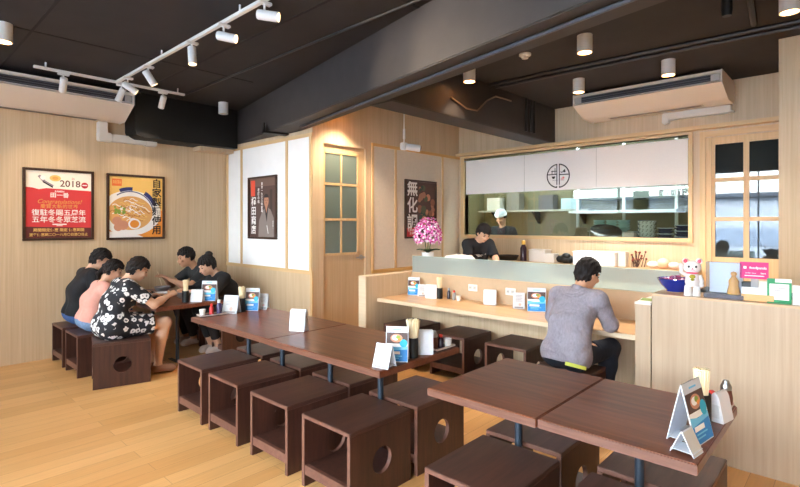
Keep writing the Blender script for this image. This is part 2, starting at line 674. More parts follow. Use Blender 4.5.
# shop front behind the camera: glass doors on the right half, a parapet and high glass on the left
M_front = mat('shopfront_metal', (40, 40, 42), 0.4)
M_white_film = glass_mat('white_film', (236, 240, 244), 0.03, 0.5, body=0.35, body_col=(240, 242, 246))
M_clear = glass_mat('clear_glass', (246, 250, 250), 0.03, 0.6)
b = B()
b.box(XL, -3.40, YF - 0.1, YF, 0, 1.86, M_wall)
b.box(1.1, XR, YF - 0.1, YF, 0, 2.88, M_wall)  # unseen wall, added to cut the daylight falling on the cashier desk
b.box(XL, -3.40, YF - 0.1, YF, 3.06, ZC, M_ceil)
b.box(-3.40, XR, YF - 0.1, YF, 2.88, ZC, M_ceil)
struct(b, 'wall_front')
b = B()
for x in (-3.37, -1.9, -0.4, 1.07):
    b.box(x - 0.015, x + 0.015, YF - 0.08, YF - 0.02, 0, 2.88, M_front)
for x in (XL + 0.03, -5.35):
    b.box(x - 0.03, x + 0.03, YF - 0.08, YF - 0.02, 1.86, 3.06, M_front)
b.box(-3.37, 1.1, YF - 0.08, YF - 0.02, 2.2, 2.23, M_front)
win2 = struct(b, 'window_2')
b = B()
b.box(-3.35, 1.05, YF - 0.052, YF - 0.046, 0.02, 2.87, M_clear)
b.box(XL + 0.05, -3.40, YF - 0.052, YF - 0.046, 1.88, 3.05, M_clear)
b.done('window_pane', win2)

# street seen only as a reflection
M_road = mat('asphalt', (196, 198, 202), 0.9, noise=0.1, nscale=4)
M_bld = mat('far_facade', (226, 230, 236), 0.9)
b = B()
b.box(-40, 30, -45, YF - 0.1, -0.2, -0.08, M_road)
struct(b, 'floor_street')
b = B()
b.box(-60, 50, -46, -30, -0.1, 3.2, M_bld)
b.box(-60, 50, -30.4, -29.6, 3.2, 3.75, mat('far_roof', (104, 110, 120), 0.9))
b.box(-60, 50, -29.99, -29.9, 0, 1.2, mat('far_base', (180, 192, 210), 0.9))
struct(b, 'wall_far_street')

# kitchen shell behind the window
M_kwall = mat('kitchen_tile', (112, 108, 80), 0.4, noise=0.06, nscale=4)
b = B()
b.box(-6.0, 0.6, 9.0, 9.1, 0, ZC, M_kwall)
b.box(-6.0, -5.9, YK + 0.1, 9.0, 0, ZC, M_kwall)
b.box(0.5, 0.6, YK + 0.1, 9.0, 0, ZC, M_kwall)
struct(b, 'wall_kitchen')

# ---------------------------------------------------------------- beams, soffits, conduits (all structure)
ang = -math.atan(0.2012)
b = B()
p = Vector((-6.90, 3.697, 0))
T = Matrix.Translation(p) @ Matrix.Rotation(ang, 4, 'Z')
b.box(0, 9.7, 0, 0.315, 2.68, ZC, M_beam, M=T, bev=0.008)
struct(b, 'trim_5')
b = B()
b.box(-3.43, -3.13, 3.27, YK, 2.67, ZC, M_beam, bev=0.008)
struct(b, 'trim_6')
b = B()   # rounded black bulkhead on the left wall
b.prism([(2.25, ZC), (2.25, 2.70), (2.27, 2.64), (2.33, 2.61), (3.60, 2.61), (3.60, ZC)], XL, -6.47, M_black, axis='X')
struct(b, 'trim_7')
b = B()
b.box(XL, -6.60, 3.12, YP - 0.02, 2.555, 2.609, M_wall)
struct(b, 'trim_8')


def conduit(pts, r=0.012, m=None, name='conduit', label='', group=None):
    b = B()
    b.tube(pts, r, m or M_pipe)
    return tag(b.done(name), label, 'pipe', group)


conduit([(-6.4, 2.70, ZC - 0.012), (-2.0, 2.68, ZC - 0.012)], 0.011,
        label='long thin ceiling conduit running alongside the near face of the big beam')
conduit([(-4.75, 3.445, 2.666), (-2.81, 3.03, 2.666), (-1.25, 2.69, 2.666), (1.5, 2.10, 2.666)], 0.0135,
        m=mat('steel_blue_conduit', (66, 68, 74), 0.4), label='bluish conduit slung under the edge of the big beam')
conduit([(-3.11, 4.86, ZC - 0.017), (-2.2, 4.88, ZC - 0.017), (2.2, 5.10, ZC - 0.017)], 0.016,
        label='dark conduit crossing the ceiling in front of the right air conditioner', group=None)
conduit([(-3.11, 5.0, ZC - 0.017), (-2.2, 5.02, ZC - 0.017), (2.2, 5.24, ZC - 0.017)], 0.016,
        label='second dark conduit on the ceiling, the one nearer the right air conditioner', group=None)
conduit([(-0.50, 3.5, ZC - 0.021), (-0.62, 4.80, ZC - 0.021)], 0.02,
        label='short dark pipe on the ceiling beside the black hanging spotlight')
b = B()
b.tube([(-3.118, 4.15, 2.86), (-3.112, 4.42, 2.79), (-3.112, 4.62, 2.80), (-3.112, 4.82, 2.95), (-3.112, 5.0, 3.03), (-3.112, 5.35, 3.04)], 0.009,
       mat('beige_cable', (120, 98, 76), 0.6))
tag(b.done('cable'), 'pale cable looping across the lit side of the cross beam', 'cable')
for dy, la in ((0, 'left of three black conduits dropping down the cross beam near the kitchen'), (0.13, 'middle of three black conduits dropping down the cross beam near the kitchen'),
               (0.22, 'right of three black conduits dropping down the cross beam near the kitchen')):
    conduit([(-3.112, 5.72 + dy, ZC - 0.01), (-3.112, 5.72 + dy, 2.72)], 0.016, label=la, group='conduits on the cross beam')
# seams between ceiling boards
M_seam = mat('ceiling_seam', (24, 19, 18), 0.9)
b = B()
for x in (-5.05, -2.4):
    b.box(x - 0.012, x + 0.012, YF, 3.0, ZC - 0.003, ZC, M_seam)
for y in (-0.4, 0.95, 2.27):
    b.box(XL, 1.5, y - 0.01, y + 0.01, ZC - 0.003, ZC, M_seam)
struct(b, 'trim_9')
# ================================================================ CEILING FIXTURES
M_lamp = mat('lamp_glow', (255, 226, 178), 0.5, emit=14.0)
M_lampface = mat('lamp_reflector', (250, 236, 210), 0.4)


def spot(parent, loc, direction, power, size, blend, color, radius=0.03):
    d = bpy.data.lights.new('lamp_light', 'SPOT')
    d.energy = power
    d.spot_size = math.radians(size)
    d.spot_blend = blend
    d.color = color
    d.shadow_soft_size = radius
    o = bpy.data.objects.new('lamp_light', d)
    COL.objects.link(o)
    o.parent = parent
    o.location = loc
    o.rotation_euler = Vector(direction).to_track_quat('-Z', 'Y').to_euler()
    return o


WARM = (1.0, 0.80, 0.58)


COOL = (1.0, 0.92, 0.82)


def downlight(x, y, label, power=None, on=True, color=None):
    power = power or W_DOWN
    t = thing('ceiling_downlight', label, 'ceiling light', (x, y, ZC), group='white cylinder downlights')
    b = B()
    b.lathe([(0.0, 0.0), (0.062, 0.0), (0.062, -0.15), (0.056, -0.15), (0.05, -0.142), (0.0, -0.142)], M_white, 32)
    hs_ = b.done('housing', t)
    b = B()
    b.lathe([(0.0, -0.1435), (0.049, -0.1435)], M_lamp if on else M_lampface, 24)
    b.done('lamp', hs_)
    if on:
        spot(t, (0, 0, -0.16), (0, 0, -1), power, 105, 0.7, color or WARM)
    return t


downlight(-6.19, 3.24, 'unlit white cylinder downlight hanging in front of the black bulkhead', on=False)
downlight(-2.94, 4.22, 'lit white downlight beside the lit face of the cross beam', power=W_DOWN * 0.8)
downlight(-1.72, 4.17, 'lit white downlight nearest above the bar counter, in mid ceiling', power=W_DOWN * 0.45)
downlight(-2.29, 5.39, 'lit white downlight at the left end of the right air conditioner', power=W_DOWN * 6.5, color=COOL)
downlight(-1.38, 5.36, 'lit white downlight in front of the middle of the right air conditioner', power=W_DOWN * 5.5, color=COOL)
downlight(-0.355, 4.33, 'lit white downlight cut by the right edge above the cashier desk', power=W_DOWN * 0.8)
downlight(-5.03, 0.76, 'lit white downlight at the far left edge of the ceiling')
downlight(-4.45, 4.0, 'white downlight hidden behind the big beam above the glazed door', power=W_DOWN * 4.0)

for x_, y_, la in ((-1.6, 0.5, 'unseen downlight added for ambient light over the entrance, left of the camera'), (-3.3, 0.3, 'unseen downlight added for ambient light in front of the long table'),
                   (0.9, 1.2, 'unseen downlight added for ambient light over the entrance, right of the camera'), (0.9, 3.0, 'white downlight on the ceiling over the right end of the cashier desk')):
    downlight(x_, y_, la)  # unseen lamps added to lift and warm the room's ambient light

# track: a short bar along the left wall and a long bar towards the camera
t = thing('lighting_track', 'white ceiling track in a T with a long bar and a short bar', 'light track', (-5.93, 1.93, ZC))
b = B()
b.box(-0.017, 0.017, -0.80, 0.68, -0.075, -0.05, M_white, bev=0.003)
b.done('track_bar', t)
b = B()
b.box(0.018, 3.6, -0.075, -0.041, -0.075, -0.05, M_white, bev=0.003)
b.done('track_bar', t)
b = B()
for x, y in ((0, -0.7), (0, 0.6), (1.2, -0.058), (2.6, -0.058)):
    b.cyl((x, y, -0.052), (x, y, 0), 0.008, M_white, 8)
b.done('hanger', t)


DAYW = (1.0, 0.95, 0.9)


def track_head(x, y, aim, label, power, color=None, cone=62):
    """aim: direction the lamp points"""
    t = thing('track_spotlight', label, 'spotlight', (x, y, ZC - 0.0755), group='white track spotlights')
    b = B()
    b.box(-0.02, 0.02, -0.05, 0.05, -0.022, -0.0005, M_white, bev=0.004)
    b.cyl((0, 0, -0.022), (0, 0, -0.075), 0.008, M_white, 8)
    b.done('adaptor', t)
    d = Vector(aim).normalized()
    p = Vector((0, 0, -0.095)) - d * 0.05
    M = Matrix.Translation(p) @ d.to_track_quat('Z', 'Y').to_matrix().to_4x4()
    b = B()
    b.lathe([(0.0, 0), (0.030, 0), (0.034, 0.006), (0.034, 0.15), (0.03, 0.15), (0.027, 0.135), (0, 0.135)], M_white, 24, M)
    hd_ = b.done('lamp_head', t)
    b = B()
    b.lathe([(0.0, 0.136), (0.026, 0.136)], M_lamp if power else M_lampface, 20, M)
    b.done('lamp', hd_)
    if power:
        spot(t, tuple(p + d * 0.165), d, power, cone, 0.8, color or WARM, 0.02)


track_head(-5.93, 1.38, (-0.62, 0.05, -0.80), 'white track spotlight at the near end of the short bar', W_TRACK)
track_head(-5.93, 1.92, (-0.50, -0.25, -0.95), 'white track spotlight below the joint of the two bars', W_TRACK * 0.6)
track_head(-5.93, 2.36, (-0.62, 0.02, -0.80), 'white track spotlight at the far end of the short bar', W_TRACK)
track_head(-5.60, 1.872, (0.25, 0.78, -0.55), 'white track spotlight tilted outwards, first along the long bar', W_TRACK * 0.9, DAYW, 110)
track_head(-5.05, 1.872, (0.12, 0.5, -0.8), 'white track spotlight tilted slightly, second along the long bar', W_TRACK * 0.7, DAYW, 100)
track_head(-4.11, 1.872, (0.12, 0.0, -0.98), 'white track spotlight hanging upright, third along the long bar', W_TRACK * 0.6)
track_head(-3.57, 1.872, (0.75, 0.62, -0.22), 'white track spotlight turned level, fourth along the long bar', W_TRACK * 1.6)
track_head(-3.00, 1.872, (0.75, 0.62, -0.16), 'white track spotlight turned level at the top edge, nearest the camera', W_TRACK * 1.6)

t = thing('hanging_spotlight', 'small black spotlight hanging from the dark ceiling at the upper right', 'spotlight', (-0.66, 3.96, ZC))
b = B()
b.cyl((0, 0, 0), (0, 0, -0.06), 0.01, M_black, 10)
b.lathe([(0.0, -0.05), (0.03, -0.06), (0.034, -0.16), (0.028, -0.2), (0.0, -0.2)], M_black, 20)
b.done('lamp_head', t)

b = B()
b.lathe([(0, 0), (0.055, 0), (0.055, -0.018), (0.035, -0.03), (0.03, -0.045), (0, -0.045)], M_whiteP, 24)
tag(b.done('smoke_detector', loc=(-2.32, 4.24, ZC)), 'small round white smoke detector on the dark ceiling', 'smoke detector')

# security camera on a drop pole
t = thing('security_camera', 'white security camera on a drop pole above the cloth panels', 'camera', (-4.60, 5.05, ZC))
b = B()
b.cyl((0, 0, 0), (0, 0, -0.50), 0.009, M_white, 12)
b.cyl((0, 0, -0.30), (0, 0, -0.44), 0.018, M_white, 12)
b.done('pole', t)
b = B()
b.box(-0.04, 0.04, -0.05, 0.05, -0.59, -0.49, M_white, bev=0.012)
b.done('bracket', t)
d = Vector((0.55, 0.55, -0.10)).normalized()
M = Matrix.Translation((0.0, 0.0, -0.54)) @ d.to_track_quat('Z', 'Y').to_matrix().to_4x4()
b = B()
b.lathe([(0, 0.03), (0.045, 0.03), (0.048, 0.22), (0.04, 0.225), (0, 0.225)], M_whiteP, 24, M)
cb_ = b.done('camera_body', t)
b = B()
b.lathe([(0, 0.226), (0.033, 0.226), (0.03, 0.235), (0, 0.24)], M_black, 20, M)
b.done('lens', cb_)

# ---------------------------------------------------------------- air conditioners
M_grille = mat('dark_grille', (44, 44, 50), 0.5)


def air_con(label, loc, rotz, length, depth, zf0, zf1, zb):
    """local: x along the unit, -y towards the room; z from the unit's own base at ceiling"""
    t = thing('air_conditioner', label, 'air conditioner', loc, rotz)
    pr = [(-depth, zf1), (-depth, zf1 - 0.025), (-depth + 0.03, zf1 - 0.035), (-depth + 0.03, zf0 + 0.02), (-depth, zf0),
          (-depth + 0.30, zb + 0.005), (-depth + 0.34, zb), (-0.06, zb), (-0.002, zb + 0.06), (-0.002, zf1)]
    b = B()
    b.prism(pr, 0.0, length, M_acw, axis='X')
    b.done('casing', t)
    for x in (-0.012, length):
        b = B()
        b.prism([(-depth - 0.004, zf1 + 0.004), (-depth - 0.004, zf0 - 0.003), (-depth + 0.30, zb), (-depth + 0.34, zb - 0.006), (-0.06, zb - 0.006), (-0.002, zb + 0.055), (-0.002, zf1 + 0.004)],
                x, x + 0.012, M_acw, axis='X')
        b.done('end_cap', t)
    b = B()
    b.box(0.09, length - 0.09, -depth + 0.006, -depth + 0.0295, zf0 + 0.028, zf1 - 0.04, M_grille)
    for i in range(3):
        z = zf0 + 0.035 + i * 0.024
        b.box(0.09, length - 0.09, -depth + 0.001, -depth + 0.012, z, z + 0.006, mat('louvre', (96, 96, 102), 0.4))
    b.done('grille', t)
    for x in (0.01, length - 0.09):
        b = B()
        b.box(x, x + 0.08, -depth + 0.002, -depth + 0.029, zf0 + 0.022, zf1 - 0.036, mat('side_block', (196, 192, 188), 0.5))
        b.done('louvre_block', t)
    b = B()
    b.box(0.25, length - 0.25, -depth + 0.42, -0.16, zb - 0.004, zb - 0.0005, mat('intake_grille', (190, 182, 172), 0.6))
    for i in range(4):
        y = -depth + 0.44 + i * ((depth - 0.62) / 4)
        b.box(0.27, length - 0.27, y, y + 0.012, zb - 0.007, zb - 0.004, mat('intake_slot', (120, 114, 108), 0.6))
    b.done('intake_grille', t)
    return t


air_con('long white ceiling air conditioner above the kitchen window on the right', (-2.565, YK, 0), 0, 1.53, 0.68, 2.985, 3.11, 2.87)
air_con('long white ceiling air conditioner above the posters at upper left', (XL, 0.0, 0), PI / 2, 2.16, 0.55, 2.95, 3.085, 2.79)

b = B()
M_duct = mat('white_duct', (222, 218, 210), 0.5)
b.box(-1.70, -1.05, YK - 0.09, YK - 0.001, 2.78, 2.862, M_duct, bev=0.006)
b.box(-1.74, -1.67, YK - 0.10, YK - 0.001, 2.74, 2.862, M_duct, bev=0.01)
b.box(-1.09, -1.02, YK - 0.10, YK - 0.001, 2.785, 2.795, M_duct)
tag(b.done('drain_duct'), 'short white duct on the wall under the right air conditioner', 'duct')
b = B()
b.box(XL + 0.001, XL + 0.09, 1.93, 2.03, 2.56, 2.786, M_duct, bev=0.006)
b.box(XL + 0.001, XL + 0.095, 1.925, 2.08, 2.55, 2.66, M_duct, bev=0.012)
b.box(XL + 0.001, XL + 0.09, 2.08, 2.60, 2.56, 2.65, M_duct, bev=0.006)
b.box(XL + 0.001, XL + 0.10, 2.46, 2.61, 2.552, 2.66, M_duct, bev=0.012)
tag(b.done('drain_duct'), 'L-shaped white duct on the left wall below the left air conditioner', 'duct')

b = B()   # small bracket on the beam
b.box(-0.05, 0.05, -0.02, 0.30, -0.02, 0.0, M_black)
b.box(-0.05, 0.05, -0.02, 0.0, -0.02, 0.10, M_black)
tag(b.done('bracket', loc=(-5.35, 3.33, 2.675), rotz=ang), 'small black bracket under the beam above the white wall panels', 'bracket')
# ================================================================ STOOLS
SW, SD, SH = 0.43, 0.485, 0.426


def side_panel(b, x0, x1, r=0.076, hz=0.205, hy=0.0):
    n = 40
    angs = [2 * PI * i / n for i in range(n)]
    hy0, hy1, z0, z1 = -SD / 2, SD / 2, 0.0, SH - 0.0255
    for cy_, cz in ((hy0, z0), (hy1, z0), (hy0, z1), (hy1, z1)):
        angs.append(math.atan2(cz - hz, cy_ - hy) % (2 * PI))
    angs = sorted(set(round(a, 6) for a in angs))
    inn, outr = [], []
    for a in angs:
        c, s_ = math.cos(a), math.sin(a)
        inn.append((hy + r * c, hz + r * s_))
        ts = []
        if abs(c) > 1e-9:
            ts += [(hy1 - hy) / c if c > 0 else (hy0 - hy) / c]
        if abs(s_) > 1e-9:
            ts += [(z1 - hz) / s_ if s_ > 0 else (z0 - hz) / s_]
        t_ = min(ts)
        outr.append((hy + t_ * c, hz + t_ * s_))
    k = len(angs)
    v = [(x, y, z) for x in (x0, x1) for y, z in inn] + [(x, y, z) for x in (x0, x1) for y, z in outr]
    I0, I1, O0, O1 = 0, k, 2 * k, 3 * k
    ff, fe = [], []
    for i in range(k):
        j = (i + 1) % k
        ff += [(I0 + i, I0 + j, O0 + j, O0 + i), (I1 + i, O1 + i, O1 + j, I1 + j)]
        fe += [(O0 + i, O0 + j, O1 + j, O1 + i)]
    vs_, fs = b._add(v, ff + fe, M_stool)
    bm = b.bm
    km = b.mi(M_stoolE)
    for fc in fs[len(ff):]:
        fc.material_index = km
    fs2 = []
    for i in range(k):
        j = (i + 1) % k
        fc = bm.faces.new([vs_[I0 + i], vs_[I1 + i], vs_[I1 + j], vs_[I0 + j]])
        fc.material_index = km
        fs2.append(fc)
    bmesh.ops.recalc_face_normals(bm, faces=fs + fs2)


def make_stool():
    t = thing('box_stool', '', 'stool')
    h, w, d = SH, SW / 2, SD / 2
    b = B()
    b.box(-w, w, -d, d, h - 0.025, h, M_stoolT, bev=0.003)
    b.box(-w + 0.002, w - 0.002, -d - 0.0015, -d + 0.001, h - 0.023, h - 0.003, M_stoolE)
    b.done('seat', t)
    for s_ in (-1, 1):
        b = B()
        side_panel(b, s_ * w - (0.025 if s_ > 0 else 0), s_ * w + (0.025 if s_ < 0 else 0))
        b.done('side_panel', t)
    b = B()
    b.box(-w + 0.0255, w - 0.0255, -d + 0.006, d - 0.006, 0.10, 0.125, M_stool)
    b.box(-w + 0.0255, w - 0.0255, -d + 0.004, -d + 0.03, 0.07, 0.1255, M_stoolE)
    b.done('lower_shelf', t)
    return t


_stool = make_stool()
_first = [True]


def stool(x, y, label, group, rot=0.0):
    if _first[0]:
        _first[0] = False
        _stool.location = (x, y, 0)
        _stool.rotation_euler.z = rot
        _stool['label'] = label
        _stool['group'] = group
        return _stool
    return dup(_stool, (x, y, 0), rot, label, group)


G = 'stools along the long table'
yf, yb = 2.008, 2.548
for x, la in ((-3.925, 'dark cube stool at the far left end of the front row along the long table'),
              (-3.385, 'dark cube stool second from the left in the long table\'s front row'),
              (-2.79, 'dark cube stool third from the left in the long table\'s front row'),
              (-2.213, 'dark cube stool at the right end of the long table\'s front row, nearest the camera')):
    stool(x, yf, la, G)
for x, la in ((-3.945, 'dark cube stool behind the leftmost pole of the long table'),
              (-3.40, 'dark cube stool second from the left behind the poles of the long table'),
              (-2.825, 'dark cube stool third from the left behind the poles of the long table'),
              (-2.205, 'dark cube stool at the right end of the back row along the long table')):
    stool(x, yb, la, G)
G = 'stools around the right table'
stool(-1.262, 2.005, 'dark cube stool before the left half of the right table', G)
stool(-1.285, 2.555, 'dark cube stool behind the left pole of the right table', G)
stool(-0.68, 2.0, 'dark cube stool at the bottom edge before the right half of the right table', G)
stool(-0.68, 2.555, 'dark cube stool behind the right half of the right table', G)
G = 'stools at the bar counter'
stool(-3.72, 4.22, 'dark cube stool at the left end of the bar counter, behind the condiments', G)
stool(-3.05, 4.225, 'dark cube stool second from the left at the bar counter, showing its side hole', G)
stool(-2.39, 4.235, 'dark cube stool with its open front showing, left of the person in grey', G)
stool(-1.68, 3.72, 'dark cube stool the person in the grey shirt sits on', G)
G = 'stools at the wall table'
stool(-5.375, 1.735, 'dark cube stool under the person in the floral dress', G, -.25)
stool(-5.95, 1.695, 'dark cube stool under the person in the pink shirt', G)
stool(-6.50, 1.695, 'dark cube stool under the person in black beside the left wall', G)
stool(-5.66, 3.08, 'dark cube stool under the person with the hair bun', G)
stool(-6.32, 3.12, 'dark cube stool under the person facing the row of three diners', G)

# ================================================================ TABLES
TH = 0.70


def table(label, x0, x1, y0, y1, poles, py, group=None, name='dining_table', base=0.16):
    cx = (x0 + x1) / 2
    t = thing(name, label, 'table', (cx, (y0 + y1) / 2, 0), group=group)
    w, d = (x1 - x0) / 2, (y1 - y0) / 2
    b = B()
    b.box(-w, w, -d, d, TH - 0.042, TH, M_table, bev=0.004)
    b.done('tabletop', t)
    b = B()
    b.box(-w + 0.001, w - 0.001, -d - 0.0016, -d - 0.0002, TH - 0.039, TH - 0.004, M_tableE)
    b.done('edge_strip', t)
    for px in poles:
        b = B()
        yy = py - (y0 + y1) / 2
        b.cyl((px - cx, yy, 0.008), (px - cx, yy, TH - 0.048), 0.019, M_navy, 20)
        b.box(px - cx - base, px - cx + base, yy - 0.021, yy + 0.021, 0, 0.008, M_navy)
        b.box(px - cx - 0.07, px - cx + 0.07, yy - 0.07, yy + 0.07, TH - 0.048, TH - 0.0425, M_navy)
        b.done('leg', t)
    return t


table('left half of the long walnut table, up to the seam, beside the wall diners', -4.455, -3.193, 2.02, 2.785, (-3.90, -3.39), 2.277, 'halves of the long table')
table('right half of the long walnut table, with the napkin box and menu at its end', -3.188, -2.025, 2.012, 2.785, (-2.79, -2.28), 2.277, 'halves of the long table')
table('left square half of the right walnut table, nearest corner of bare grained edge', -1.645, -1.036, 1.985, 2.77, (-1.283,), 2.277, 'halves of the right table')
table('right square half of the right walnut table, carrying the menu card', -1.031, -0.42, 1.995, 2.765, (-0.70,), 2.277, 'halves of the right table')
table('walnut table by the left wall where five people are eating', -6.78, -5.20, 2.0, 2.72, (-6.3, -5.606), 2.389, None, base=0.2)

# ================================================================ COUNTERS
t = thing('low_partition', 'oak end partition with a pale front edge at the left end of the bar counter', 'partition', (-4.14, 3.84, 0))
b = B()
b.box(-0.06, 0.058, 0.012, 1.2, 0, 0.945, M_wall)
b.done('panel', t)
b = B()
b.box(-0.06, 0.058, 0, 0.0115, 0, 0.95, M_ledge_edge)
b.box(-0.06, 0.058, 0, 1.2, 0.9455, 0.955, M_ledge_edge)
b.done('edge_band', t)

t = thing('bar_counter', 'long oak bar counter with a dining ledge in front of the open kitchen', 'counter', (-2.63, 4.62, 0))
xa, xb = -4.08 + 2.63, -1.185 + 2.63
b = B()
b.box(xa, xb, 0, 0.05, 0, 0.952, M_wall)
b.box(xa, xb, -0.004, 0, 0.70, 0.952, mat('upstand_oak', (196, 168, 136), 0.5, noise=0.04, nscale=12))
b.done('front_panel', t)
b = B()
b.box(xa, xb, -0.60, -0.0045, 0.652, 0.695, M_ledge, bev=0.003)
b.done('dining_ledge', t)
b = B()
b.box(xa, xb, -0.6025, -0.6005, 0.654, 0.692, M_ledge_edge)
b.done('edge_band', t)
b = B()
b.box(xa, xb, 0.052, 0.62, 0.91, 0.95, mat('worktop', (205, 196, 182), 0.4))
b.done('worktop', t)
M_screen = glass_mat('frosted_screen', (214, 226, 224), 0.008, 0.12, rough=0.2, body=0.42, body_col=(218, 226, 226))
b = B()
b.box(-4.075, -1.10, 4.625, 4.635, 0.953, 1.15, M_screen)
b.box(-4.075, -1.10, 4.624, 4.636, 1.15, 1.153, mat('glass_edge', (190, 214, 208), 0.2))
tag(b.done('glass_screen'), 'long low frosted glass screen standing on the bar counter', 'screen')
M_socket = mat('socket_white', (236, 232, 226), 0.4)
for x, la in ((-3.165, 'white double wall socket above the bar ledge, left of the two, beside the red-capped bottle'),
              (-2.69, 'white double wall socket above the bar ledge, right of the two, between white stands')):
    t = thing('wall_socket', la, 'socket', (x, 4.6158, 0.835), group='sockets on the bar')
    b = B()
    b.box(-0.06, 0.06, -0.009, 0, -0.037, 0.037, M_socket, bev=0.003)
    b.done('plate', t)
    b = B()
    for q in (-0.028, 0.028):
        b.box(q - 0.02, q + 0.02, -0.0115, -0.0092, -0.022, 0.022, mat('socket_face', (214, 210, 204), 0.5))
        for s_ in (-0.007, 0.007):
            b.quad(q + s_ - 0.002, q + s_ + 0.002, -0.008, 0.008, 0.0118, M_black)
    b.done('socket_face', t)

t = thing('cashier_desk', 'tall pale oak cashier desk at the right with small items on top', 'desk', (-0.2, 3.75, 0))
b = B()
b.box(-0.87, 1.9, 0.0, 0.03, 0, 1.045, M_cash)
b.box(-0.87, -0.845, 0.03, 0.85, 0, 1.045, M_cash)
b.done('front_panel', t)
b = B()
b.box(-0.875, 1.9, -0.002, 0.30, 1.0455, 1.06, M_ledge)
b.done('desk_top', t)
b = B()
b.box(-0.84, 1.9, 0.31, 0.85, 0.84, 0.87, mat('dark_inside', (40, 32, 28), 0.7))  # near-black colour paints in the shade of the void behind the desk
b.done('inner_shelf', t)
t = thing('pilaster', 'narrow pale oak pilaster left of the cashier desk, lower than the desk', 'pilaster', (-1.13, 3.755, 0))
b = B()
b.box(-0.052, 0.05, 0, 0.90, 0, 0.975, M_cash)
b.done('post', t)
b = B()
b.box(-0.056, 0.052, -0.003, 0.90, 0.9755, 0.99, mat('pilaster_cap', (224, 218, 208), 0.5))
b.done('cap', t)

# back counter against the kitchen wall
t = thing('back_counter', 'oak back counter against the wall below the kitchen window', 'counter', (-2.9, 6.3, 0))
b = B()
b.box(-1.85, 1.55, 0.0, 0.27, 0, 0.985, M_wall)
b.done('body', t)
b = B()
b.box(-1.86, 1.56, -0.10, 0.27, 0.9855, 1.02, M_ledge, bev=0.003)
b.done('worktop', t)
# ================================================================ POSTERS AND CURTAIN
RED, CRIM = mat('print_red', (214, 62, 66), 0.6), mat('print_crimson', (196, 46, 60), 0.6)
CREAM, PALE = mat('print_cream', (250, 240, 226), 0.6), mat('print_white', (248, 244, 240), 0.6)
GOLD, BROWN = mat('print_gold', (226, 164, 84), 0.6), mat('print_brown', (104, 48, 44), 0.6)
INK, GREY = mat('print_ink', (40, 30, 30), 0.6), mat('print_grey', (150, 140, 146), 0.6)
ORANGE, YELL = mat('print_orange', (236, 150, 60), 0.6), mat('print_yellow', (240, 196, 110), 0.6)
NAVYP, GREEN = mat('print_navy', (52, 58, 110), 0.6), mat('print_green', (134, 160, 62), 0.6)
NOOD, NOOD2 = mat('print_noodle', (226, 170, 104), 0.6), mat('print_noodle_dark', (190, 120, 62), 0.6)
MEAT, DUSK = mat('print_meat', (202, 140, 112), 0.6), mat('print_dusk', (84, 62, 56), 0.6)
SKINP, ROBE = mat('print_skin', (186, 130, 102), 0.6), mat('print_robe', (134, 122, 116), 0.6)
TEAL, BLUE, SKYB = mat('print_teal', (22, 172, 206), 0.5), mat('print_blue', (24, 130, 206), 0.5), mat('print_sky', (110, 196, 234), 0.5)
PINK = mat('print_pink', (206, 8, 108), 0.5)


def framed(name, label, loc, rotz, w, h, paint, fw=0.028):
    t = thing(name, label, 'poster', loc, rotz, 'framed posters')
    b = B()
    b.box(-w / 2, w / 2, -0.03, 0, 0, fw, M_frame, bev=0.003)
    b.box(-w / 2, w / 2, -0.03, 0, h - fw, h, M_frame, bev=0.003)
    b.box(-w / 2, -w / 2 + fw, -0.03, 0, fw, h - fw, M_frame, bev=0.003)
    b.box(w / 2 - fw, w / 2, -0.03, 0, fw, h - fw, M_frame, bev=0.003)
    b.done('frame', t)
    b = B()
    paint(b, w / 2 - fw, fw, h - fw)
    b.done('printed_sheet', t)
    return t


D0, D1, D2, D3, D4, D5 = 0.010, 0.0108, 0.0116, 0.0124, 0.0132, 0.014


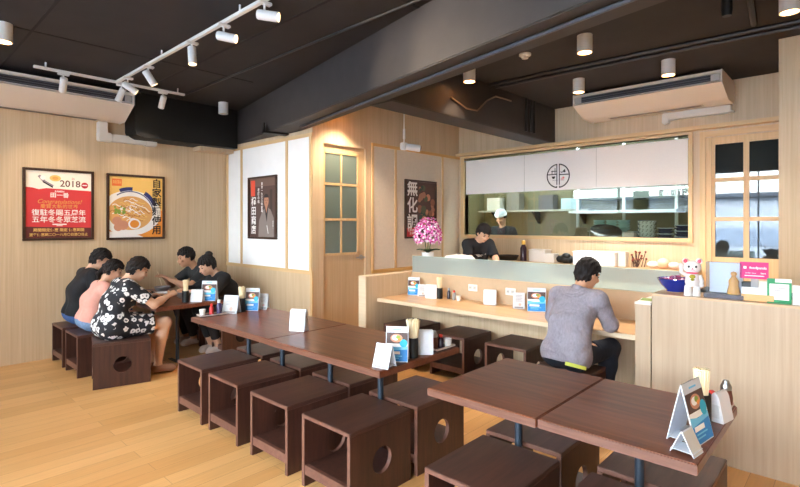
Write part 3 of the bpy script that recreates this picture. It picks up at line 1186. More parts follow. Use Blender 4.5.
def paint_red(b, w, z0, z1):
    b.box(-w, w, -D0, -0.002, z0, z1, RED)
    H = z1 - z0
    zz = z0 + 0.74 * H
    pts = [(-w, zz + 0.01), (-w * .8, zz + .005), (-w * .62, zz - .012), (-w * .4, zz + .004), (0, zz), (w * .5, zz - .006), (w, zz - .012), (w, z1), (-w, z1)]
    b.poly(pts, D1, CREAM)
    b.disc(-w * .13, z0 + .90 * H, 0.055, D2, YELL, rz=0.036)
    b.disc(-w * .13, z0 + .90 * H, 0.03, D3, GOLD, rz=0.02)
    b.stroke([(-w * .62, z0 + .93 * H), (-w * .45, z0 + .84 * H), (-w * .2, z0 + .775 * H)], 0.03, D2, GREY)
    b.stroke([(-w * .5, z0 + .84 * H), (-w * .2, z0 + .76 * H)], 0.014, D3, INK)
    b.disc(-w * .5, z0 + .9 * H, 0.026, D3, PALE)
    b.text('2018', w * .33, z0 + .82 * H, 0.105, D3, BROWN, 0.01)
    b.text('in', w * .42, z0 + .905 * H, 0.04, D3, CRIM)
    b.disc(w * .79, z0 + .81 * H, 0.036, D2, CRIM)
    b.quad(w * .79 - .024, w * .79 + .024, z0 + .805 * H, z0 + .82 * H, D3, PALE)
    b.poly([(-w, z0), (w, z0), (w, z0 + .15 * H), (-w, z0 + .17 * H)], D1, BROWN)
    b.text('RAMEN', 0, z0 + .70 * H, 0.028, D2, PALE, 0.02)
    b.text('田一番', 0, z0 + .64 * H, 0.062, D2, PALE, 0.015)
    b.text('Congratulations!', 0, z0 + .545 * H, 0.068, D2, GOLD, shear=0.35, sx=.95)
    b.text('慶賀大新的世界', 0, z0 + .47 * H, 0.052, D2, GOLD, 0.005, space=1.05)
    b.text('復駐冬賜五周年', 0, z0 + .375 * H, 0.076, D2, PALE, 0.012, space=1.0)
    b.text('五年冬冬眾芝流', 0, z0 + .27 * H, 0.076, D2, PALE, 0.012, space=1.0)
    b.quad(-.07, .07, z0 + .195 * H, z0 + .212 * H, D2, PALE)
    b.quad(-.03, .03, z0 + .178 * H, z0 + .188 * H, D2, PALE)
    b.text('期間限定優惠 限定 優惠期間', 0, z0 + .115 * H, 0.040, D3, YELL, 0.02)
    b.text('至年優惠期二〇一八月〇日至〇日止', 0, z0 + .045 * H, 0.036, D3, YELL, 0.02)


def paint_ramen(b, w, z0, z1):
    H = z1 - z0
    b.box(-w, w, -D0, -0.002, z0, z1, YELL)
    b.poly([(-w, z0), (w, z0), (w, z0 + .45 * H), (-w, z0 + .3 * H)], D0 + .0004, ORANGE)
    cx, cz = -w * .22, z0 + .40 * H

    def arc(rx, rz, d, m):   # bowl clipped to the sheet
        pts = []
        for i in range(48):
            a = 2 * PI * i / 48
            pts.append((max(-w, min(w, cx + rx * math.cos(a))), max(z0, min(z1, cz + rz * math.sin(a)))))
        b.poly(pts, d, m)
    arc(.37, .285, D1, PALE)
    b.ring(cx, cz, .285, .335, D2, NAVYP, a0=.35, a1=1.0)
    b.ring(cx, cz, .285, .33, D2, NAVYP, a0=1.5, a1=2.0)
    b.ring(cx, cz, .268, .28, D2, NAVYP, a0=.1, a1=2.2)
    arc(.265, .215, D3, NOOD)
    for i in range(70):
        a, r_ = random.uniform(0, 2 * PI), random.uniform(.03, .2)
        x, z = cx + r_ * math.cos(a), cz + .03 + .75 * r_ * math.sin(a)
        L_ = random.uniform(.06, .14)
        th_ = random.uniform(-.5, .5)
        pts = [(max(-w + .005, min(w, x + L_ * (k / 5 - .5) * math.cos(th_))), z + L_ * (k / 5 - .5) * math.sin(th_) + .016 * math.sin(k * 1.1)) for k in range(6)]
        b.stroke(pts, .009, D4 + i * .00001, random.choice([NOOD2, YELL, PALE]))
    for x, z, r_ in ((-.5, .20, .06), (-.72, .27, .055), (-.68, .17, .05)):
        b.disc(w * x, z0 + z * H, r_, D4 + .0021 + x * .0004, MEAT)
    for i in range(14):
        b.disc(-w * .62 + random.uniform(-.06, .06), z0 + .46 * H + random.uniform(-.05, .05), random.uniform(.01, .02), D4 + .0011 + i * .00002, GREEN)
    b.disc(-w * .08, z0 + .22 * H, .075, D4 + .0009, PALE, rz=.068)
    b.disc(-w * .08, z0 + .22 * H, .055, D4 + .0014, ORANGE, rz=.05)
    b.poly([(-w, z0), (w * .25, z0), (w * .1, z0 + .03 * H), (-w * .3, z0 + .07 * H), (-w, z0 + .1 * H)], D4 + .0018, PALE)
    b.quad(-w * .9, -w * .55, z0 + .84 * H, z0 + .955 * H, D4, mat('print_stamp', (236, 120, 60), 0.6))
    b.text('麺製', -w * .725, z0 + .90 * H, .05, D5, YELL)
    b.text('自家製麺使用', w * .77, z0 + .90 * H, .122, D5 + .002, INK, .021, vertical=True, pitch=1.0)


def paint_man(b, w, z0, z1):
    H = z1 - z0
    b.box(-w, w, -D0, -0.002, z0, z1, DUSK)
    b.quad(w * .55, w * .75, z0 + .2 * H, z0 + .8 * H, D1, mat('print_shadow', (62, 48, 44), 0.6))
    b.quad(-w * .98, w, z0 + .86 * H, z1, D1, mat('print_wallbrown', (112, 88, 78), 0.6))
    b.poly([(-w * .3, z0), (w * .85, z0), (w * .85, z0 + .32 * H), (w * .62, z0 + .46 * H), (w * .3, z0 + .52 * H), (0, z0 + .44 * H), (-w * .25, z0 + .28 * H)], D2, ROBE)
    b.poly([(w * .16, z0 + .5 * H), (w * .44, z0 + .5 * H), (w * .34, z0 + .25 * H)], D3, INK)
    b.poly([(w * .22, z0 + .52 * H), (w * .40, z0 + .52 * H), (w * .31, z0 + .40 * H)], D4, SKINP)
    b.disc(w * .31, z0 + .61 * H, w * .17, D4, SKINP, rz=.085)
    b.disc(w * .31, z0 + .665 * H, w * .175, D5, INK, rz=.05, a0=0, a1=PI)
    b.stroke([(w * .2, z0 + .62 * H), (w * .27, z0 + .62 * H)], .006, D5, INK)
    b.stroke([(w * .36, z0 + .62 * H), (w * .43, z0 + .62 * H)], .006, D5, INK)
    b.stroke([(w * .26, z0 + .575 * H), (w * .37, z0 + .575 * H)], .006, D5, BROWN)
    b.stroke([(w * .35, z0 + .2 * H), (w * .45, z0 + .06 * H)], .012, D4, PALE)
    b.quad(-w * .88, -w * .55, z0 + .70 * H, z0 + .97 * H, D4, mat('print_vermilion', (226, 84, 58), 0.6))
    b.text('梶田商店', -w * .66, z0 + .60 * H, .125, D5, PALE, .025, vertical=True, pitch=1.02)
    b.text('東京一九七八年創業', -w * .02, z0 + .90 * H, .045, D4, PALE, .015, vertical=True, pitch=1.0)
    b.text('老舗の味', -w * .28, z0 + .80 * H, .05, D4, PALE, .015, vertical=True, pitch=1.05)
    b.text('梶田幸一', w * .8, z0 + .26 * H, .026, D4, PALE, vertical=True, pitch=1.1)


def paint_additive(b, w, z0, z1):
    H = z1 - z0
    b.box(-w, w, -D0, -0.002, z0, z1, DUSK)
    random.seed(5)
    pal = [mat('print_rust', (146, 98, 76), 0.6), mat('print_olive', (84, 92, 70), 0.6), mat('print_clay', (170, 122, 100), 0.6), mat('print_pine', (52, 74, 62), 0.6), MEAT]
    for i in range(34):
        b.disc(random.uniform(-w * .1, w * .88), random.uniform(z0 + .14 * H, z1 - .06), random.uniform(.025, .06), D1 + i * .00002, random.choice(pal), n=14)
    b.quad(-w, -w * .2, z0, z0 + .16 * H, D3, RED)
    b.text('化学調味料', -w * .58, z0 + .11 * H, .042, D4, PALE, .02)
    b.text('不使用', -w * .58, z0 + .05 * H, .042, D4, PALE, .02)
    b.text('無化調', -w * .58, z0 + .855 * H, .235, D4, PALE, .02, vertical=True, pitch=1.03)


framed('framed_poster', 'square framed red poster reading 2018 and Congratulations on the left wall', (XL + 0.001, 1.548, 1.357), PI / 2, 0.70, 0.82, paint_red)
framed('framed_poster', 'framed yellow poster of a ramen bowl with black vertical writing on the left wall', (XL + 0.001, 2.385, 1.347), PI / 2, 0.695, 0.825, paint_ramen)
framed('framed_poster', 'narrow framed poster of a man in a robe on the white paper panel', (-5.85, YP - 0.0065, 1.345), 0, 0.69, 0.835, paint_man, 0.024)
framed('framed_poster', 'dark framed poster with tall white characters behind the orchid', (XD + 0.0065, 5.603, 1.335), PI / 2, 0.71, 0.85, paint_additive, 0.026)

# noren curtain on its rod
M_noren = mat('noren_cloth', (248, 246, 242), 0.85, noise=0.015, nscale=60)
b = B()
b.cyl((-4.64, 6.525, 2.535), (-1.462, 6.525, 2.535), 0.009, M_steel, 12)
tag(b.done('curtain_rod'), 'thin steel rod the white curtain hangs from', 'rod')


def noren(x0, x1, label, logo=False, seed=0):
    t = thing('noren_curtain', label, 'curtain', ((x0 + x1) / 2, 6.514, 2.01), group='white noren cloths over the kitchen window')
    w = (x1 - x0) / 2
    b = B()
    nx, nz = 60, 10
    f, v = [], []
    for side in (0, 1):
        for i in range(nx + 1):
            for k in range(nz + 1):
                x = -w + 2 * w * i / nx
                z = 0.53 * k / nz
                y = 0.004 * math.sin(x * 7 + seed) * (1 - z / 0.53) + 0.0025 * math.sin(x * 19 + seed * 2) * (1 - z / .53)
                v.append((x, y - (0.0012 if side == 0 else 0), z))
    q = (nx + 1) * (nz + 1)
    for side in (0, 1):
        for i in range(nx):
            for k in range(nz):
                a = side * q + i * (nz + 1) + k
                f.append((a, a + nz + 1, a + nz + 2, a + 1) if side == 0 else (a, a + 1, a + nz + 2, a + nz + 1))
    b._add(v, f, M_noren)
    b.done('cloth', t)
    if logo:
        b = B()
        d = 0.0085
        r = 0.168
        x, z = -3.055 - (x0 + x1) / 2, 2.207 - 2.01
        ink = mat('noren_ink', (36, 32, 32), 0.8)
        rosy = mat('noren_rose', (228, 128, 130), 0.8)
        b.ring(x, z, r - .016, r, d, ink, a0=PI / 2 + .09, a1=3 * PI / 2 - .09)
        b.ring(x, z, r - .016, r, d, ink, a0=-PI / 2 + .09, a1=PI / 2 - .09)
        b.stroke([(x - .018, z + r - .004), (x - .018, z - r + .045)], .013, d, ink)
        b.stroke([(x + .018, z + r - .004), (x + .018, z - r + .045)], .013, d, ink)
        b.stroke([(x - .02, z - r + .005), (x - .02, z - r + .03)], .013, d, ink)
        b.stroke([(x + .02, z - r + .005), (x + .02, z - r + .03)], .013, d, ink)
        b.stroke([(x - r + .01, z + .022), (x - .018, z + .022)], .012, d, ink)
        b.stroke([(x - .10, z + .066), (x - .02, z + .066)], .010, d, ink)
        b.stroke([(x - .045, z + .11), (x - .045, z + .022)], .010, d, ink)
        b.stroke([(x - .085, z + .075), (x - .09, z + .03)], .010, d, ink)
        b.poly([(x - .095, z - .005), (x - .04, z - .005), (x - .055, z - .038), (x - .08, z - .038)], d, ink)
        b.stroke([(x + .018, z + .014), (x + r - .01, z + .014)], .013, d, ink)
        b.stroke([(x + .035, z + .055), (x + .055, z + .042), (x + .1, z + .085)], .010, d, ink)
        b.disc(x + .09, z + .058, .016, d, ink)
        b.disc(x + .075, z - .03, .016, d, rosy)
        b.disc(x + .06, z - .045, .02, d + .0002, mat('noren_blush', (240, 196, 190), 0.8))
        b.text('JAPANESE NOODLE', x, z - .062, .02, d, GREY)
        b.done('emblem', t)


noren(-4.60, -3.575, 'left white cloth of the noren curtain, plain, above the two cooks', seed=1)
noren(-3.572, -2.535, 'middle white cloth of the noren curtain, with the round black emblem', True, seed=2)
noren(-2.532, -1.47, 'right white cloth of the noren curtain, plain, next to the kitchen door', seed=3)

# ================================================================ TABLE THINGS
M_stick = wood('chopstick_wood', (236, 214, 170), (250, 234, 198), (60, 60, 6), rough=0.6)
M_menuw = mat('menu_white', (214, 218, 226), 0.5)
M_dish = mat('tray_dark', (58, 44, 44), 0.4)
M_redcap = mat('red_cap', (208, 46, 36), 0.4)
M_soy = mat('dark_bottle', (46, 30, 40), 0.2)
M_clearp = mat('clear_plastic', (224, 226, 228), 0.15, trans=0.6, ior=1.3)
M_cup = mat('white_cup', (238, 236, 230), 0.35)


def napkin(x, y, z, rot, label, w=0.135, d=0.085, h=0.15, tilt=0.02):
    t = thing('napkin_holder', label, 'napkin holder', (x, y, z), rot, 'white napkin holders')
    b = B()
    b.prism([(-d / 2, 0), (d / 2, 0), (d / 2 - tilt, h - .02), (d / 2 - tilt - .012, h), (-d / 2 + tilt + .012, h), (-d / 2 + tilt, h - .02)], -w / 2, w / 2, mat('napkin_white', (222, 222, 226), .35), axis='X', bev=.004)
    b.done('case', t)
    for s_ in (-1, 1):
        b = B()
        b.box(s_ * (w / 2 + .0005) - .001, s_ * (w / 2 + .0005) + .001, -.02, .02, .02, h - .05, mat('slot_grey', (206, 206, 208), .5))
        b.done('side_slot', t)
    return t


def tent(x, y, z, rot, label, w=0.13, h=0.2, dep=0.085, kind='menu'):
    """A-frame of folded card; printed face towards local -y"""
    t = thing('menu_card' if kind == 'menu' else 'card_stand', label, 'menu' if kind == 'menu' else 'sign', (x, y, z), rot,
              'blue picture menus' if kind == 'menu' else 'small white card stands')
    th_ = math.atan2(dep / 2 - .004, h)
    b = B()
    b.prism([(-dep / 2, 0), (-dep / 2 + .003, 0), (.004, h), (.0, h)], -w / 2, w / 2, M_menuw, axis='X')
    b.prism([(dep / 2 - .003, 0), (dep / 2, 0), (.004, h), (.0, h)], -w / 2, w / 2, M_menuw, axis='X')
    b.box(-w / 2, w / 2, -dep / 2 + .003, dep / 2 - .003, 0.012, .014, M_menuw)
    b.done('folded_card', t)
    b = B()
    L_ = h / math.cos(th_)
    # sheet local frame: x across, z up along the sloping face
    b.M = Matrix.Translation((0, -dep / 2 - .0008, 0)) @ Matrix.Rotation(-math.atan2(dep / 2, h), 4, 'X')
    W = w / 2 - .004
    if kind == 'menu':
        b.quad(-W, W, .005, L_ * .42, .0004, BLUE)
        b.quad(-W, W, L_ * .42, L_ * .62, .0004, PALE)
        b.poly([(-W, L_ * .30), (W, L_ * .36), (W, L_ * .45), (-W * .2, L_ * .41), (-W, L_ * .46)], .0006, SKYB)
        b.quad(-W, W, L_ * .52, L_ * .83, .0007, DUSK)
        b.disc(-W * .05, L_ * .67, w * .27, .0009, MEAT, rz=L_ * .12)
        b.disc(-W * .15, L_ * .68, w * .16, .0011, PALE, rz=L_ * .07)
        b.disc(W * .1, L_ * .70, w * .1, .0013, GREEN, rz=L_ * .05)
        b.disc(W * .25, L_ * .64, w * .09, .0014, ORANGE, rz=L_ * .04)
        b.disc(W * .62, L_ * .53, w * .17, .0015, TEAL, rz=w * .17)
        b.quad(-W * .8, W * .3, L_ * .22, L_ * .30, .001, PALE)
        b.stroke([(-W * .7, L_ * .17), (W * .5, L_ * .17)], .006, .001, SKYB)
        b.stroke([(-W * .7, L_ * .11), (W * .2, L_ * .11)], .006, .001, SKYB)
        b.stroke([(-W * .4, L_ * .91), (W * .4, L_ * .91)], .007, .001, SKYB)
    elif kind == 'card':
        b.quad(-W, W, .004, L_ - .004, .0004, mat('card_print', (210, 210, 210), .6))
        for i in range(5):
            zz = L_ * (.84 - i * .09)
            b.stroke([(-W * .6, zz), (W * (.6 - .1 * (i % 2)), zz)], .004, .0006, GREY)
        b.disc(W * .2, L_ * .26, w * .12, .0006, mat('card_blush', (226, 176, 160), .6))
        b.stroke([(-W * .8, L_ * .08), (W * .8, L_ * .08)], .016, .0006, mat('card_bar', (150, 142, 140), .6))
    else:   # blank side showing
        b.quad(-W, W, .004, L_ - .004, .0004, mat('card_back', (206, 200, 192), .6))
    b.done('printed_face', t)
    return t


def chopsticks(x, y, z, where, h=0.125, r=0.032, flare=0.016):
    t = thing('chopstick_holder', 'black round chopstick holder ' + where, 'holder', (x, y, z), 0, 'black chopstick holders')
    b = B()
    b.lathe([(0, 0), (r, 0), (r, h), (r - .003, h), (r - .003, .006), (0, .006)], M_black, 28)
    b.done('cup', t)
    b = B()
    rnd = random.Random(int((x * 100 + y * 37) * 10))
    for i in range(60):
        a = 2.399 * i
        q = (r - .010) * math.sqrt((i + .5) / 60)
        p0 = (q * math.cos(a) * .55, q * math.sin(a) * .55, .012)
        k = 1 + flare / r
        p1 = (q * math.cos(a) * k * 1.18, q * math.sin(a) * k * 1.18, .235 + rnd.uniform(-.006, .008))
        b.cyl(p0, p1, .0028, M_stick, 6, r1=.0042)
    o = b.done('chopsticks', None, (x, y, z))
    tag(o, 'dense bundle of pale wooden chopsticks standing ' + where, 'chopsticks', kind='stuff')


def bottle(x, y, z, label, col, cap, h=0.11, r=0.022, name='sauce_bottle', cat='bottle', group='condiments'):
    t = thing(name, label, cat, (x, y, z), 0, group)
    b = B()
    b.lathe([(0, 0), (r, 0), (r, h * .62), (r * .6, h * .76), (r * .5, h * .8)], col, 20)
    b.done('body', t)
    b = B()
    b.lathe([(r * .52, h * .79), (r * .6, h * .8), (r * .58, h * .97), (r * .4, h), (0, h)], cap, 20)
    b.done('cap', t)


def shaker(x, y, z, label):
    t = thing('spice_shaker', label, 'shaker', (x, y, z), 0, 'condiments')
    b = B()
    b.lathe([(0, 0), (.025, 0), (.027, .04), (.022, .075)], mat('amber_glass', (120, 76, 66), .15), 20)
    b.done('jar', t)
    b = B()
    b.lathe([(.0225, .0755), (.024, .09), (.016, .105), (.012, .118), (0, .122)], M_steel, 20)
    b.done('lid', t)


def cup(x, y, z, label, r=.028, h=.055):
    t = thing('cup', label, 'cup', (x, y, z), 0, 'condiments')
    b = B()
    b.lathe([(0, 0), (r * .8, 0), (r, h), (r - .003, h), (r * .8 - .003, .005), (0, .005)], M_cup, 24)
    b.done('bowl', t)


def tray(x, y, z, rot, label, w=.2, d=.12, m=None):
    t = thing('condiment_tray', label, 'tray', (x, y, z), rot, 'condiment trays')
    b = B()
    b.box(-w / 2, w / 2, -d / 2, d / 2, 0, .006, m or M_dish, bev=.002)
    b.done('base', t)
    b = B()
    for x0, x1, y0, y1 in ((-w / 2, w / 2, -d / 2, -d / 2 + .006), (-w / 2, w / 2, d / 2 - .006, d / 2), (-w / 2, -w / 2 + .006, -d / 2 + .006, d / 2 - .006), (w / 2 - .006, w / 2, -d / 2 + .006, d / 2 - .006)):
        b.box(x0, x1, y0, y1, .0065, .018, mat('tray_rim', (196, 180, 172), .4))
    b.done('rim', t)


T0 = TH + .0005
TT = T0 + .0065
R90 = PI / 2
# long table, right end
tent(-2.075, 2.105, T0, .15, 'small cream card stand at the near corner of the long table', .115, .135, .09, 'card')
tent(-2.11, 2.255, T0, .62, 'blue picture menu standing at the right end of the long table', .14, .21, .085)
chopsticks(-2.085, 2.375, T0, 'at the right end of the long table', flare=.022)
napkin(-2.10, 2.49, T0, .75, 'white napkin holder at the right end of the long table, between chopsticks and tray', .13, .095, .155)
tray(-2.10, 2.67, T0, R90, 'pale-rimmed tray of condiments at the right end of the long table', .2, .11)
shaker(-2.115, 2.625, TT, "glass shaker with metal lid on the tray at the long table's right end")
bottle(-2.095, 2.67, TT, 'red-capped bottle on the tray at the right end of the long table', M_soy, M_redcap, .09)
cup(-2.075, 2.725, TT, 'small white cup on the tray at the right end of the long table')
# long table, middle and left end
napkin(-3.27, 2.35, T0, .45, 'white napkin holder alone in the middle of the long table', .135, .085, .17)
tray(-4.40, 2.19, T0, R90 * .93, 'dark condiment tray at the left end of the long table', .24, .11)
cup(-4.43, 2.115, TT, 'small white cup on the tray at the left end of the long table')
bottle(-4.405, 2.19, TT, 'red plastic bottle on the tray at the left end of the long table', mat('red_sauce', (196, 40, 36), .35), M_redcap, .10, .02)
bottle(-4.40, 2.26, TT, 'dark white-capped bottle on the tray at the left end of the long table', mat('plum_bottle', (70, 60, 96), .25), M_whiteP, .13, .024)
tent(-4.395, 2.385, T0, .55, 'white card stand with printed lines at the left end of the long table', .15, .165, .09, 'card')
chopsticks(-4.385, 2.485, T0, 'at the left end of the long table', .13, .036, 0)
tent(-4.375, 2.60, T0, .62, 'blue picture menu at the left end of the long table', .14, .215, .085)
tent(-4.37, 2.715, T0, .65, 'small grey card stand beyond the blue menu at the left end of the long table', .10, .15, .08, 'card')
# right table
tent(-0.475, 2.085, T0, 1.42, 'folded cream card at the near corner of the right table, below the blue menu', .085, .085, .085, 'blank')
tent(-0.495, 2.23, T0, 1.42, 'blue picture menu seen side-on at the right end of the right table', .17, .225, .11)
chopsticks(-0.49, 2.40, T0, 'at the right end of the right table', .135, .035, 0)
napkin(-0.447, 2.52, T0, 1.35, 'white napkin holder behind the chopsticks on the right table', .10, .075, .125)
tray(-0.475, 2.655, T0, R90, 'dark-rimmed tray of condiments at the far corner of the right table', .19, .09)
bottle(-0.495, 2.62, TT, 'small red-capped bottle on the tray of the right table', M_clearp, M_redcap, .085, .02)
cup(-0.47, 2.665, TT, 'small white cup on the tray of the right table', .024, .04)
shaker(-0.455, 2.71, TT, 'amber shaker with a metal lid on the tray of the right table')
# wall table
chopsticks(-5.335, 2.36, T0, 'on the wall table', .125, .034, 0)
napkin(-5.30, 2.475, T0, .75, 'white napkin holder on the wall table, left of the blue menu', .13, .085, .13)
tent(-5.285, 2.605, T0, .70, 'blue picture menu on the wall table before the person with the bun', .165, .215, .085)
M_bowl = mat('black_bowl', (34, 30, 30), .3)


def bowl(x, y, z, label, m, r=.095, h=.075, filled=None, group='bowls on the wall table', name='ramen_bowl'):
    t = thing(name, label, 'bowl', (x, y, z), 0, group)
    b = B()
    b.lathe([(0, 0), (r * .45, 0), (r * .45, .01), (r * .8, h * .5), (r, h), (r - .005, h), (r * .77, h * .5), (r * .4, .014), (0, .014)], m, 28)
    b.done('shell', t)
    if filled:
        b = B()
        b.lathe([(0, h * .72), (r * .86, h * .72)], filled, 24)
        b.done('soup', t)


SOUP = mat('noodle_soup', (184, 132, 76), .3, noise=.25, nscale=60)
bowl(-5.48, 2.17, T0, 'black ramen bowl in front of the person in the floral dress', M_bowl, filled=SOUP)
bowl(-5.95, 2.17, T0, 'black ramen bowl in front of the person in pink', M_bowl, filled=SOUP)
bowl(-6.42, 2.17, T0, 'black ramen bowl in front of the person in black beside the wall', M_bowl, filled=SOUP)
bowl(-5.66, 2.47, T0, 'grey ramen bowl in front of the person with the bun', mat('grey_bowl', (150, 150, 152), .35), filled=SOUP)
bowl(-6.30, 2.50, T0, 'grey ramen bowl in front of the person facing the three diners', MATS['grey_bowl'], filled=SOUP)
bowl(-5.73, 2.27, T0, 'white bowl standing between the floral dress and the pink shirt', mat('white_bowl', (226, 228, 232), .3), .07, .08)

# ================================================================ ON THE BAR LEDGE
LZ = .6955
tent(-3.93, 4.49, LZ, .55, 'blue picture menu at the left end of the bar ledge', .14, .21, .08)
tent(-3.79, 4.48, LZ, .55, 'small white card stand right of the leftmost blue menu on the bar ledge', .10, .135, .08, 'card')
napkin(-3.60, 4.42, LZ, .45, 'white napkin holder left of the chopsticks on the bar ledge', .13, .09, .155)
chopsticks(-3.525, 4.47, LZ, 'on the bar ledge', .12, .036, 0)
bottle(-3.43, 4.52, LZ, 'slim dark soy bottle with a grey cap beside the chopsticks on the bar ledge', M_soy, mat('grey_cap', (150, 150, 154), .4), .12, .02)
bottle(-3.34, 4.50, LZ, 'red-capped clear bottle on the bar ledge', M_clearp, M_redcap, .105, .022)
cup(-3.27, 4.49, LZ, 'small white cup on the bar ledge beside the red-capped bottle', .027, .055)
napkin(-2.87, 4.50, LZ, .5, 'white napkin holder between the two wall sockets on the bar ledge', .135, .09, .155)
tent(-2.53, 4.50, LZ, .5, 'white card stand left of the right blue menu on the bar ledge', .115, .155, .08, 'card')
tent(-2.32, 4.47, LZ, .5, 'blue picture menu on the bar ledge beside the person in grey', .175, .225, .08)
tent(-1.80, 4.50, LZ, .4, 'white card stand on the bar ledge half hidden by the person in grey', .12, .15, .08, 'card')
t = thing('snack_box', 'small white box with a dark red top at the right end of the bar ledge', 'box', (-1.29, 4.35, LZ), .2)
b = B()
b.box(-.06, .06, -.05, .05, 0, .06, M_whiteP, bev=.004)
b.done('box', t)
b = B()
b.box(-.05, .05, -.04, .04, .0605, .09, mat('wine_pack', (120, 44, 64), .5), bev=.01)
b.done('packet', t)

# ================================================================ CASHIER DESK TOP
CZ = 1.0605
t = thing('candy_bowl', 'shiny deep-blue bowl full of purple sweets on the cashier desk', 'bowl', (-0.97, 3.965, CZ))
b = B()
b.lathe([(0, 0), (.06, 0), (.062, .012), (.10, .05), (.125, .095), (.12, .097), (.095, .053), (.05, .016), (0, .016)], mat('cobalt_glaze', (24, 44, 138), .12, coat=.4), 36)
b.done('shell', t)
b = B()
b.lathe([(.056, -0.0003), (.07, .0), (.07, .004), (.056, .004)], mat('coaster', (214, 180, 140), .6), 28)
b.done('foot_ring', t)
M_sw = [mat('sweet_purple', (120, 54, 110), .3), mat('sweet_magenta', (168, 60, 120), .3), mat('sweet_wrap', (196, 170, 196), .2)]
_sw = None
rs = random.Random(3)
for i in range(22):
    a, q = rs.uniform(0, 2 * PI), .085 * math.sqrt(rs.random())
    p = (-0.97 + q * math.cos(a), 3.965 + q * math.sin(a), CZ + .083 + rs.uniform(0, .014) + (.012 if q < .05 else 0))
    b = B()
    b.ball((0, 0, 0), (.017, .012, .010), M_sw[i % 3], 10, 6)
    for s_ in (-1, 1):
        b.cyl((s_ * .015, 0, 0), (s_ * .028, 0, 0), .003, M_sw[i % 3], 6, r1=.009)
    o = b.done('sweet', None, p, rs.uniform(0, PI))
    tag(o, 'wrapped purple sweet heaped in the blue bowl', 'sweet', 'sweets in the blue bowl')

# lucky cat figure
t = thing('lucky_cat', 'white standing beckoning-cat figure with pink ears and a gold bib on the cashier desk', 'figurine', (-0.835, 3.815, CZ), .25)
t.scale = (1.05, 1.05, 1.05)
M_cat, M_catp = mat('cat_white', (240, 236, 234), .25), mat('cat_pink', (226, 80, 106), .4)
b = B()
b.ball((0, 0, .185), (.052, .043, .043), M_cat, 24, 14)
hd_ = b.done('head', t)
b = B()
b.lathe([(0, .06), (.036, .062), (.042, .09), (.036, .14), (.022, .148), (0, .148)], M_cat, 24)
b.done('torso', t)
for s_ in (-1, 1):
    b = B()
    b.lathe([(0, 0), (.024, 0), (.024, .012), (.020, .06), (.016, .068), (0, .07)], M_cat, 18, Matrix.Translation((s_ * .024, 0, 0)))
    b.disc(s_ * .024, .042, .007, .0205, M_soy, 10)
    b.done('leg', t)
    b = B()
    b.ball((s_ * .038, 0, .222), (.02, .012, .021), M_cat, 16, 10)
    b.done('ear', hd_)
    b = B()
    b.ball((s_ * .038, -.009, .224), (.012, .006, .013), M_catp, 12, 8)
    b.done('inner_ear', hd_)
    b = B()
    b.ball((s_ * .02, -.040, .19), (.0065, .004, .0075), M_black, 10, 8)
    b.done('eye', hd_)
b = B()
b.tube([(.04, 0, .135), (.052, -.004, .10), (.05, -.012, .075)], .013, M_cat, 12)
b.ball((.05, -.012, .072), .015, M_cat, 12, 8)
b.done('arm', t)
b = B()
b.tube([(-.036, 0, .135), (-.06, -.006, .15), (-.064, -.012, .19)], .013, M_cat, 12)
b.ball((-.064, -.012, .195), .016, M_cat, 12, 8)
b.done('arm', t)
b = B()
b.lathe([(.031, .144), (.036, .148), (.031, .153)], M_catp, 20)
b.done('collar', t)
b = B()
b.ball((0, -.033, .125), (.018, .008, .016), mat('bib_gold', (168, 160, 50), .35, metal=.4), 14, 8)
b.ball((0, -.042, .108), (.012, .006, .008), MATS['bib_gold'], 12, 8)
b.done('bib', t)
b = B()
b.ball((0, -.042, .178), (.005, .004, .003), M_catp, 8, 6)
b.stroke([(-.012, .168), (0, .172), (.012, .168)], .003, .0435, M_catp)
b.done('nose', hd_)

# acrylic frame with a gold picture
t = thing('acrylic_display', 'clear acrylic display box holding a gold robed figure on a dark base', 'display', (-0.655, 3.84, CZ), 0)
b = B()
b.box(-.11, .11, -.045, .075, 0, .028, mat('dark_base', (58, 46, 56), .35), bev=.003)
b.done('base', t)
M_acry = glass_mat('acrylic', (240, 244, 248), 0.004, 0.1, body=.03, body_col=(240, 244, 250))
b = B()
b.box(-.098, .098, -.034, -.031, .0285, .235, M_acry)
b.box(-.098, -.095, -.0305, .06, .0285, .235, M_acry)
b.box(.095, .098, -.0305, .06, .0285, .235, M_acry)
b.box(-.0945, .0945, -.0305, .06, .232, .235, M_acry)
b.done('case', t)
b = B()
b.box(-.094, .094, .055, .060, .03, .230, mat('frost_back', (246, 247, 250), .5))
b.done('back_sheet', t)
b = B()
b.lathe([(0, .0288), (.028, .03), (.03, .045), (.022, .09), (.024, .115), (.012, .14), (.009, .148), (.014, .158), (.012, .172), (0, .178)],
        mat('gilded', (238, 162, 60), .45), 20, Matrix.Translation((.052, .0, 0)) @ Matrix.Diagonal((1.25, 1.0, 1.0, 1)))
b.done('gold_figure', t)

